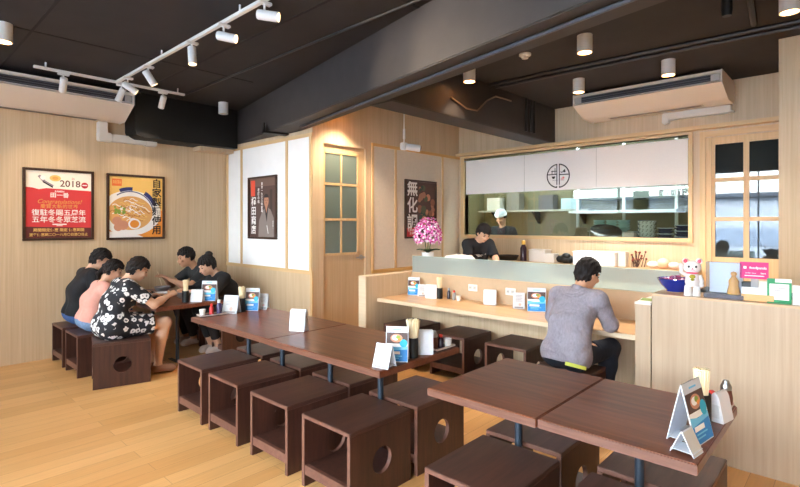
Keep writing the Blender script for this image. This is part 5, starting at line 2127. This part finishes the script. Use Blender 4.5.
def human(label, pose, sex='m', skin=None, s=1.0, hair='short', hair_m=None, shirt=None, trousers=None, shoes=None, step=.0075, extra=None):
    """pose: P hip centre, T base of neck, H head centre, f face direction, r right-hand direction of the body,
    le/re elbows, lw/rw wrists, lk/rk knees, la/ra ankles, lt/rt toe tips; shirt/trousers dicts"""
    skin = skin or M_skin
    hair_m = hair_m or M_hair
    g = {k: np.asarray(v, float) for k, v in pose.items()}
    P, T, H = g['P'], g['T'], g['H']
    r = unit(g['r'])
    ax = unit(T - P)                       # spine
    fw = unit(np.cross(ax, r))             # chest forward (r x up gives back; checked below)
    if fw @ g['f'] < 0:
        fw = -fw
    sw = (.182 if sex == 'm' else .158) * s
    hw = .088 * s
    M_ = (P + T) / 2 - fw * g.get('bend', np.array(.02)) * 1.0
    sh = {'l': T - r * sw - ax * .045 * s, 'r': T + r * sw - ax * .045 * s}
    hip = {'l': P - r * hw, 'r': P + r * hw}
    hr, hf, hu = frame(g['f'], g.get('u', V3(0, 0, 1)))
    RH = np.stack([hr, hf, hu])
    hs = s * (1.0 if sex == 'm' else .96)
    nb = H - hu * .055 * hs - hf * .03 * hs     # skull base
    pts = np.array([P, T, H, g['le'], g['re'], g['lw'], g['rw'], g['lk'], g['rk'], g['la'], g['ra'], g['lt'], g['rt'], sh['l'], sh['r'], nb])
    lo, hi = pts.min(0) - .26, pts.max(0) + .26
    lo[2] = max(lo[2], -.03)
    origin = (float(P[0]), float(P[1]), 0.0)

    def torso(F, e=0.0, k=.04):
        for q in (-1, 1):
            F.cone(P + r * q * .062 * s, M_ + r * q * .062 * s, .108 * s + e, .092 * s + e, k)
            F.cone(M_ + r * q * .062 * s, T + r * q * .085 * s - ax * .11 * s, .092 * s + e, .088 * s + e, k)
        F.cone(M_, T - ax * .10 * s, .09 * s + e, .085 * s + e, k)
        F.cone(sh['l'] + r * .03, sh['r'] - r * .03, .056 * s + e, .056 * s + e, k)
        for q in ('l', 'r'):
            F.cone(T + ax * .0 - ax * .015, sh[q], .045 * s + e, .050 * s + e, .03)
        if sex == 'f':
            for q in (-1, 1):
                F.cone(T - ax * .17 * s + r * q * .07 * s + fw * .055 * s, T - ax * .19 * s + r * q * .07 * s + fw * .07 * s, .055 * s + e, .052 * s + e, .03)
        for q in ('l', 'r'):
            F.cone(hip[q] - fw * .02, hip[q] - fw * .03, .105 * s + e, .105 * s + e, k)

    def arm(F, q, e=0.0, t1=2.0, k=.02):
        a, el, w = sh[q], g[q + 'e'], g[q + 'w']
        if t1 <= 1:
            m = a + (el - a) * t1
            F.cone(a, m, .054 * s + e, (.054 - .012 * t1) * s + e * 1.25, k, cut=True)
        else:
            F.cone(a, el, .054 * s + e, .041 * s + e, k)
            m = el + (w - el) * min(1, t1 - 1)
            F.cone(el, el + (m - el) * .4, .041 * s + e, .041 * s + e, k)
            F.cone(el + (m - el) * .3, m, .041 * s + e, (.041 - .014 * min(1, t1 - 1)) * s + e, k, cut=True if t1 < 2 or e > 0 else None)

    def leg(F, q, e=0.0, t1=2.0, k=.03):
        a, kn, an = hip[q], g[q + 'k'], g[q + 'a']
        if t1 <= 1:
            m = a + (kn - a) * t1
            F.cone(a, m, .09 * s + e, (.09 - .03 * t1) * s + e, k, cut=True)
        else:
            F.cone(a, kn, .09 * s + e, .060 * s + e, k)
            d = an - kn
            bk = unit(np.cross(r, unit(d)))
            if bk @ fw > 0:
                bk = -bk
            c0 = kn + d * .3 + bk * .016
            F.cone(kn, c0, .058 * s + e, .057 * s + e, k)
            m = kn + d * min(1, t1 - 1)
            F.cone(c0, m, .057 * s + e, (.057 - .02 * min(1, (t1 - 1))) * s + e, k, cut=True if e > 0 else None)

    def foot(F, q, e=0.0):
        an, to = g[q + 'a'], g[q + 't']
        hd = unit(to - an)
        hl = an - hd * .025 - V3(0, 0, .035)
        F.cone(an, hl, .036 * s + e, .032 * s + e, .02)
        F.cone(hl, to - hd * .05, .032 * s + e, .034 * s + e, .02)
        F.cone(to - hd * .06 + r * .012, to + r * .006 - hd * .02, .026 * s + e, .018 * s + e, .02)
        F.cone(to - hd * .06 - r * .012, to - r * .012 - hd * .03, .026 * s + e, .018 * s + e, .02)

    def L(x, y, z):       # head-local point
        return H + (hr * x + hf * y + hu * z) * hs

    F = Field(lo, hi, step)
    torso(F)
    for q in 'lr':
        arm(F, q)
        leg(F, q)
        foot(F, q)
    F.cone(T - ax * .03, nb, .054 * s, .050 * s, .03)
    F.cone(nb, L(0, -.01, 0), .05 * hs, .05 * hs, .03)
    F.ell(L(0, -.008, .022), RH, (.074 * hs, .094 * hs, .094 * hs), .02)     # skull
    F.ell(L(0, .026, -.05), RH, (.056 * hs, .062 * hs, .066 * hs), .03)      # jaw
    F.ell(L(0, .062, -.092), RH, (.022 * hs, .020 * hs, .018 * hs), .02)     # chin
    F.cone(L(0, .084, .006), L(0, .104, -.030), .009 * hs, .013 * hs, .008)  # nose
    for q in (-1, 1):
        F.ell(L(q * .075, -.012, -.012), RH, (.010 * hs, .020 * hs, .031 * hs), .004)   # ears
        F.ell(L(q * .034, .074, -.028), RH, (.026 * hs, .018 * hs, .02 * hs), .02)      # cheeks
        F.cone(L(q * .014, .088, .022), L(q * .046, .078, .024), .007 * hs, .006 * hs, .01)   # brow ridge
    F.ell(L(0, .086, -.062), RH, (.024 * hs, .010 * hs, .010 * hs), .008)
    for q in 'lr':
        w, el = g[q + 'w'], g[q + 'e']
        d = g.get(q + 'hd', unit(w - el))
        n = g.get(q + 'hn', V3(0, 0, -1))
        n = n - (n @ unit(d)) * unit(d)
        sd = np.cross(unit(d), unit(n)) * (1 if q == 'r' else -1)
        sd = -sd if (sd @ r) * (1 if q == 'r' else -1) > 0 and abs(sd @ r) > .3 else sd
        hand(F, w, d, n, sd, s * (1 if sex == 'm' else .92), float(g.get(q + 'c', np.array(.5))))
    body = F.obj('person', skin, None, origin)
    tag(body, label, 'person')

    # face details
    for q in (-1, 1):
        b = B()
        T4 = Matrix(((hr[0], hf[0], hu[0], 0), (hr[1], hf[1], hu[1], 0), (hr[2], hf[2], hu[2], 0), (0, 0, 0, 1)))
        b.ball(tuple(L(q * .033, .079, .004) - np.array(origin)), (.013 * hs, .008 * hs, .0055 * hs), M_eye, 12, 8, T4)
        b.done('eye', body)
        b = B()
        b.ball(tuple(L(q * .034, .081, .028) - np.array(origin)), (.019 * hs, .007 * hs, .0035 * hs), hair_m, 12, 6, T4)
        b.done('eyebrow', body)
    b = B()
    b.ball(tuple(L(0, .094, -.062) - np.array(origin)), (.020 * hs, .006 * hs, .006 * hs), M_lips, 12, 8, T4)
    b.done('mouth', body)

    # hair
    if hair:
        Fh = Field(H - .24, H + .24, .006)
        e = .016 if hair in ('short', 'crop') else .018
        Fh.ell(L(0, -.012, .028), RH, ((.074 + e) * hs, (.094 + e) * hs, (.094 + e) * hs), .01)
        if hair == 'bob':
            Fh.ell(L(0, -.035, -.04), RH, (.090 * hs, .075 * hs, .095 * hs), .03)
        if hair == 'short':
            Fh.ell(L(0, -.05, -.03), RH, (.066 * hs, .058 * hs, .075 * hs), .03)
        if hair == 'wave':
            Fh.ell(L(0, -.04, -.02), RH, (.080 * hs, .074 * hs, .085 * hs), .03)
        if hair == 'bun':
            Fh.ell(L(0, -.04, -.01), RH, (.076 * hs, .068 * hs, .08 * hs), .03)
            Fh.ell(L(0, -.085, .115), RH, (.042 * hs, .042 * hs, .042 * hs), .012)
        if hair == 'tail':
            Fh.ell(L(0, -.04, -.01), RH, (.080 * hs, .070 * hs, .085 * hs), .03)
            Fh.cone(L(0, -.105, .0), L(0, -.13, -.10), .034 * hs, .026 * hs, .02)
            Fh.cone(L(0, -.13, -.10), L(-.02, -.11, -.17), .026 * hs, .010 * hs, .02)

        def cut(X, Y, Z):
            q = np.stack([X - H[0], Y - H[1], Z - H[2]], -1) / hs
            x, y, z = q @ hr, q @ hf, q @ hu
            face = np.maximum(.026 - y, z - (.056 - .22 * np.abs(x)))     # front below the hairline
            side = np.maximum.reduce([-.022 - y, z - .000, -(np.abs(x) - .03)]) if hair != 'bob' else np.maximum(.012 - y, z + .0)
            low = z + (.095 if hair in ('short', 'crop', 'wave') else .125)
            tail = np.where((y < -.075), -.1, 1) if hair == 'tail' else 1.0
            wob = .009 * np.sin(x * 130 + y * 40 + 1.0) * np.sin(z * 30 + x * 50) + .005 * np.sin(x * 310)
            d = np.maximum.reduce([-face + wob, -side, np.minimum(-low, tail)])
            return d * hs
        Fh.carve(cut)
        X, Y, Z = Fh.axes()
        q_ = np.stack([X - H[0], Y - H[1], Z - H[2]], -1)
        xa, za = q_ @ hr, q_ @ hu
        ya = q_ @ hf
        an_ = np.arctan2(xa, ya)
        Fh.D += (.0032 * np.sin(an_ * 17 + za * 40) + .0028 * np.sin(an_ * 29 - za * 75 + 2) + .003 * np.sin(za * 120 + an_ * 9)).astype(np.float32)
        Fh.obj('hair', hair_m, body, origin)

    # clothes
    if shirt:
        e = shirt.get('e', .012)
        F = Field(lo, hi, step)
        torso(F, e, .04)
        for q in 'lr':
            arm(F, q, e + .002, shirt['sleeve'], .02)
        if shirt.get('skirt'):
            for q in 'lr':
                leg(F, q, e + .018, shirt['skirt'], .07)
            m = [hip[q] + (g[q + 'k'] - hip[q]) * shirt['skirt'] * .9 for q in 'lr']
            F.cone(m[0], m[1], .07, .07, .06)
        hem = shirt.get('hem')
        nk = T + ax * .012

        def cutS(X, Y, Z):
            # neck opening and hem
            R_ = np.sqrt((X - nb[0]) ** 2 + (Y - nb[1]) ** 2 + (Z - nb[2]) ** 2)
            d = (.062 * s) - np.sqrt(np.maximum(0, (X - nk[0]) ** 2 + (Y - nk[1]) ** 2 + (Z - nk[2]) ** 2))
            if hem is not None:
                h = -((X - P[0]) * ax[0] + (Y - P[1]) * ax[1] + (Z - P[2]) * ax[2]) + hem
                d = np.maximum(d, h)
            return d
        F.carve(cutS)
        o = F.obj(shirt.get('name', 'shirt'), shirt['m'], body, origin)
        if shirt.get('collar'):
            F = Field(T - .2, T + .2, .006)
            nd = unit(nb - T)
            F.cone(T - nd * .005, T + nd * .055, .074 * s, .064 * s, .0)

            def cutC(X, Y, Z):
                t = (X - T[0]) * nd[0] + (Y - T[1]) * nd[1] + (Z - T[2]) * nd[2]
                return np.maximum(t - .045 * s, .004 - t)
            F.carve(cutC)
            F.obj('collar', shirt['m'], body, origin)
    if trousers:
        e = trousers.get('e', .009)
        F = Field(lo, hi, step)
        for q in (-1, 1):
            F.cone(P + r * q * .062 * s, P + ax * .10 * s + r * q * .062 * s, .110 * s + e, .104 * s + e, .04)
        for q in 'lr':
            F.cone(hip[q] - fw * .02, hip[q] - fw * .03, .106 * s + e, .106 * s + e, .04)
            leg(F, q, e, trousers['len'], .03)
        F.carve(lambda X, Y, Z: np.minimum(((X - P[0]) * ax[0] + (Y - P[1]) * ax[1] + (Z - P[2]) * ax[2]) - .11 * s, .15 - ((X - P[0]) * fw[0] + (Y - P[1]) * fw[1])))
        F.obj(trousers.get('name', 'trousers'), trousers['m'], body, origin)
    if shoes:
        for q in 'lr':
            F = Field(np.minimum(g[q + 'a'], g[q + 't']) - .12, np.maximum(g[q + 'a'], g[q + 't']) + .12, .006)
            foot(F, q, .007)
            an = g[q + 'a']
            F.carve(lambda X, Y, Z: Z - (an[2] + .005))
            F.carve(lambda X, Y, Z: -(Z - .001))
            F.obj('shoe', shoes, body, origin)
    if extra:
        extra(body, np.array(origin), dict(P=P, T=T, H=H, r=r, fw=fw, ax=ax, L=L, hr=hr, hf=hf, hu=hu, hs=hs, sh=sh))
    return body


def floral_material():
    m = bpy.data.materials.new('floral_cloth')
    m.use_nodes = True
    nt = m.node_tree
    Lk = nt.links.new
    bs = nt.nodes['Principled BSDF']
    t = nt.nodes.new('ShaderNodeTexCoord')
    n = nt.nodes.new('ShaderNodeTexNoise')
    n.inputs['Scale'].default_value = 38
    ad = nt.nodes.new('ShaderNodeMixRGB')
    ad.blend_type = 'ADD'
    ad.inputs[0].default_value = .035
    Lk(t.outputs['Object'], n.inputs['Vector'])
    Lk(t.outputs['Object'], ad.inputs[1])
    Lk(n.outputs['Color'], ad.inputs[2])
    v = nt.nodes.new('ShaderNodeTexVoronoi')
    v.inputs['Scale'].default_value = 16.5
    v.inputs['Randomness'].default_value = .75
    Lk(ad.outputs[0], v.inputs['Vector'])
    cr = nt.nodes.new('ShaderNodeValToRGB')
    e = cr.color_ramp.elements
    e[0].position, e[0].color = 0.0, rgb(60, 60, 70)
    e[1].position, e[1].color = 1.0, rgb(24, 24, 32)
    for p, c in ((.13, (110, 108, 112)), (.18, (226, 222, 220)), (.385, (236, 232, 230)), (.44, (26, 26, 34))):
        x = e.new(p)
        x.color = rgb(*c)
    Lk(v.outputs['Distance'], cr.inputs[0])
    Lk(cr.outputs[0], bs.inputs['Base Color'])
    bs.inputs['Roughness'].default_value = .75
    return m


M_floral = floral_material()
M_pinks = mat('salmon_cloth', (226, 162, 146), .85, noise=.05, nscale=25)
M_blk = mat('black_cloth', (26, 26, 30), .85, noise=.1, nscale=25)
M_denim = mat('light_denim', (122, 150, 186), .85, noise=.18, nscale=60)
M_denim2 = mat('denim', (66, 96, 150), .85, noise=.18, nscale=60)
M_char = mat('charcoal_cloth', (44, 46, 48), .85, noise=.1, nscale=25)
M_greyshirt = wood('grey_shirt', (130, 123, 132), (154, 146, 155), (70, 70, 30), rough=.85)
M_navyp = mat('navy_cloth', (24, 26, 36), .85, noise=.1, nscale=25)
add_folds(M_greyshirt, (7, 7, 10), 1.0, .03)
for m_ in (M_pinks, M_blk, M_denim, M_denim2, M_char, M_navyp, M_floral):
    add_folds(m_)
M_sneak = mat('light_shoe', (206, 186, 176), .6)
M_sand = mat('brown_sandal', (150, 106, 82), .6)

Y_ = V3(0, 1, 0)
human('person in a black dress with white flowers eating with both arms on the wall table', dict(
    P=(-5.42, 1.66, .545), T=(-5.42, 1.79, .965), H=(-5.40, 1.905, 1.085), f=(.22, .85, -.48), r=(1, 0, 0), bend=.035,
    re=(-5.20, 1.985, .735), rw=(-5.30, 2.17, .80), le=(-5.66, 1.97, .735), lw=(-5.52, 2.12, .785),
    rk=(-5.31, 2.14, .52), lk=(-5.50, 2.10, .52), ra=(-5.33, 2.07, .085), la=(-5.50, 2.06, .085), rt=(-5.29, 2.235, .035), lt=(-5.49, 2.22, .035),
    rhd=(-.4, .85, .25), rhn=(-.6, -.2, -.6), lhd=(.5, .85, 0), lhn=(.3, 0, -.9)), 'f', M_skin, .97, 'wave',
    shirt=dict(m=M_floral, sleeve=.72, skirt=.72, e=.016, name='floral_dress'), shoes=M_sand)
human('person in a salmon pink shirt and pale denim shorts bent over the wall table', dict(
    P=(-5.96, 1.64, .535), T=(-5.95, 1.745, .905), H=(-5.94, 1.845, 1.045), f=(.25, .85, -.42), r=(1, 0, 0), bend=.045,
    re=(-5.76, 1.93, .73), rw=(-5.84, 2.10, .775), le=(-6.14, 1.93, .73), lw=(-6.04, 2.10, .775),
    rk=(-5.86, 2.08, .51), lk=(-6.04, 2.08, .51), ra=(-5.86, 2.0, .085), la=(-6.04, 2.0, .085), rt=(-5.85, 2.16, .035), lt=(-6.05, 2.16, .035)),
    'f', M_skin, .90, 'tail', shirt=dict(m=M_pinks, sleeve=.8, hem=-.02, e=.013), trousers=dict(m=M_denim, len=.8, name='shorts'), shoes=M_sneak)
human('person in a black t-shirt sitting nearest the left wall with head bowed', dict(
    P=(-6.47, 1.65, .545), T=(-6.46, 1.755, 1.01), H=(-6.42, 1.86, 1.135), f=(.30, .80, -.50), r=(1, 0, 0), bend=.05,
    re=(-6.215, 1.74, .755), rw=(-6.27, 2.0, .785), le=(-6.70, 1.84, .755), lw=(-6.56, 2.06, .785),
    rk=(-6.36, 2.10, .53), lk=(-6.58, 2.10, .53), ra=(-6.36, 2.05, .085), la=(-6.58, 2.05, .085), rt=(-6.35, 2.22, .035), lt=(-6.59, 2.22, .035)),
    'm', M_skin, .98, 'short', shirt=dict(m=M_blk, sleeve=.75, hem=-.03, e=.015), trousers=dict(m=M_denim2, len=1.9), shoes=M_sneak)


def sticks(name, p0, p1, label):
    b = B()
    b.cyl(p0, p1, .0032, M_stick, 8, r1=.0022)
    b.cyl((p0[0] + .012, p0[1], p0[2] + .004), p1, .0032, M_stick, 8, r1=.0022)
    tag(b.done(name), label, 'chopsticks')


human('person with short hair in a black vest lifting chopsticks, facing the three diners', dict(
    P=(-6.30, 3.13, .545), T=(-6.29, 2.925, .985), H=(-6.285, 2.785, 1.12), f=(-.08, -.95, -.22), r=(-1, 0, 0), bend=.05,
    le=(-6.05, 2.72, .76), lw=(-6.20, 2.56, .86), re=(-6.52, 2.70, .76), rw=(-6.38, 2.56, .88),
    lk=(-6.18, 2.72, .52), rk=(-6.42, 2.72, .52), la=(-6.22, 2.86, .09), ra=(-6.40, 2.85, .09), lt=(-6.22, 2.70, .035), rt=(-6.40, 2.69, .035),
    lhd=(-.55, -.6, .45), rhd=(.35, -.75, .35)), 'm', M_skin2, .99, 'crop',
    shirt=dict(m=M_char, sleeve=.7, hem=-.03, e=.014), trousers=dict(m=M_blk, len=1.9), shoes=M_sneak)
sticks('chopsticks', (-6.345, 2.46, .955), (-6.32, 2.50, .79), 'pair of chopsticks held by the person facing the three diners')
human('person with a hair bun and black long-sleeved top leaning over the wall table', dict(
    P=(-5.68, 3.045, .54), T=(-5.69, 2.90, .94), H=(-5.70, 2.775, 1.05), f=(-.05, -.87, -.42), r=(-1, 0, 0), bend=.05,
    le=(-5.44, 2.72, .745), lw=(-5.58, 2.55, .775), re=(-5.90, 2.70, .745), rw=(-5.78, 2.54, .775),
    lk=(-5.54, 2.70, .52), rk=(-5.76, 2.70, .52), la=(-5.60, 2.87, .09), ra=(-5.75, 2.86, .09), lt=(-5.60, 2.72, .035), rt=(-5.75, 2.71, .035)),
    'f', M_skin, .98, 'bun', shirt=dict(m=M_blk, sleeve=1.85, hem=-.04, e=.012), trousers=dict(m=M_blk, len=1.75), shoes=M_sneak)


def waistband(body, o, q):
    b = B()
    n = 40
    P, r, ax, fw = q['P'], q['r'], q['ax'], q['fw']
    pts = []
    for i in range(n + 1):
        a = -1.15 + 1.0 * i / n
        c = P - fw * .022 - ax * .078 + r * .196 * math.cos(a) + fw * .138 * math.sin(a)
        pts.append(c - o)
    v, f = [], []
    for c in pts:
        v += [tuple(c - ax * .014), tuple(c + ax * .012)]
    for i in range(n):
        f.append((2 * i, 2 * i + 2, 2 * i + 3, 2 * i + 1))
    b._add(v, f, mat('lime_band', (206, 210, 90), .7), smooth=True)
    b.done('waistband', body)['label'] = 'lime green waistband'


human('person in a grey long-sleeved shirt seen from behind eating at the bar counter', dict(
    P=(-1.665, 3.71, .54), T=(-1.645, 3.87, 1.005), H=(-1.605, 3.955, 1.145), f=(.32, .80, -.38), r=(.985, -.12, 0), bend=.045,
    re=(-1.425, 3.94, .765), rw=(-1.485, 4.16, .735), le=(-1.89, 3.92, .775), lw=(-1.83, 4.14, .735),
    rk=(-1.47, 4.08, .555), lk=(-1.80, 4.12, .54), ra=(-1.50, 4.02, .085), la=(-1.79, 4.06, .085), rt=(-1.46, 4.19, .035), lt=(-1.79, 4.23, .035),
    rhd=(-.45, .85, .1), lhd=(.5, .85, .05)), 'm', M_skin2, .97, 'short', step=.007,
    shirt=dict(m=M_greyshirt, sleeve=1.9, hem=-.072, e=.016, collar=True), trousers=dict(m=M_navyp, len=1.9, e=.012), shoes=M_blk, extra=waistband)


def chest_print(s_):
    def fn(body, o, q):
        b = B()
        ctr = q['T'] - q['ax'] * .15 + q['fw'] * .113 - o
        r, f, u = q['r'], q['fw'], q['ax']
        # right-hand of the reader is the wearer's left
        b.M = Matrix(((-r[0], -f[0], u[0], ctr[0]), (-r[1], -f[1], u[1], ctr[1]), (-r[2], -f[2], u[2], ctr[2]), (0, 0, 0, 1)))
        b.text(s_, 0, 0, .07, .004, MATS['print_white'], .02)
        b.done('shirt_print', body)['label'] = 'white lettering on the black shirt'
    return fn


def cap_on(body, o, q):
    F = Field(q['H'] - .2, q['H'] + .22, .006)
    hs = q['hs']
    RH = np.stack([q['hr'], q['hf'], q['hu']])
    F.ell(q['L'](0, -.008, .05), RH, (.098 * hs, .116 * hs, .105 * hs), .01)
    H, hu, hf = q['H'], q['hu'], q['hf']
    F.carve(lambda X, Y, Z: (.045 * hs - ((X - H[0]) * hu[0] + (Y - H[1]) * hu[1] + (Z - H[2]) * hu[2])))
    cap_ = F.obj('cap', mat('cook_cap', (206, 214, 224), .8, noise=.1, nscale=30), body, tuple(o))
    F = Field(q['H'] - .2, q['H'] + .22, .006)
    F.ell(q['L'](0, -.008, .05), RH, (.101 * hs, .119 * hs, .108 * hs), .01)
    F.carve(lambda X, Y, Z: (.04 * hs - ((X - H[0]) * hu[0] + (Y - H[1]) * hu[1] + (Z - H[2]) * hu[2])))
    F.carve(lambda X, Y, Z: (((X - H[0]) * hu[0] + (Y - H[1]) * hu[1] + (Z - H[2]) * hu[2]) - .078 * hs))
    F.obj('cap_band', mat('cap_band_white', (236, 238, 240), .8), cap_, tuple(o))


human('person with dark hair in a black t-shirt bending over work behind the bar counter', dict(
    P=(-3.87, 5.68, .93), T=(-3.725, 5.56, 1.315), H=(-3.60, 5.49, 1.425), f=(.72, -.30, -.62), r=(-.62, -.78, 0), bend=.04,
    re=(-3.72, 5.36, 1.08), rw=(-3.52, 5.26, 1.02), le=(-3.52, 5.66, 1.08), lw=(-3.40, 5.46, 1.02),
    lk=(-3.80, 5.75, .49), rk=(-3.92, 5.60, .49), la=(-3.83, 5.77, .085), ra=(-3.96, 5.62, .085), lt=(-3.69, 5.67, .035), rt=(-3.82, 5.52, .035)),
    'f', M_skin, .98, 'wave', shirt=dict(m=M_blk, sleeve=.8, hem=-.06, e=.014), trousers=dict(m=M_blk, len=1.9), shoes=M_blk, extra=chest_print('crood'))
human('person in a white cook\'s cap and black t-shirt behind the kitchen window', dict(
    P=(-4.53, 7.56, .95), T=(-4.53, 7.50, 1.47), H=(-4.53, 7.45, 1.65), f=(.05, -.90, -.35), r=(-1, 0, 0), bend=.0,
    re=(-4.79, 7.53, 1.20), rw=(-4.77, 7.47, .97), le=(-4.27, 7.53, 1.20), lw=(-4.29, 7.47, .97),
    lk=(-4.44, 7.52, .49), rk=(-4.62, 7.52, .49), la=(-4.44, 7.56, .085), ra=(-4.62, 7.56, .085), lt=(-4.44, 7.40, .035), rt=(-4.62, 7.40, .035)),
    'm', M_skin2, 1.0, 'crop', shirt=dict(m=M_blk, sleeve=.8, hem=-.06, e=.014), trousers=dict(m=M_blk, len=1.9), shoes=M_blk,
    extra=lambda b_, o, q: (cap_on(b_, o, q), chest_print('crood')(b_, o, q)))
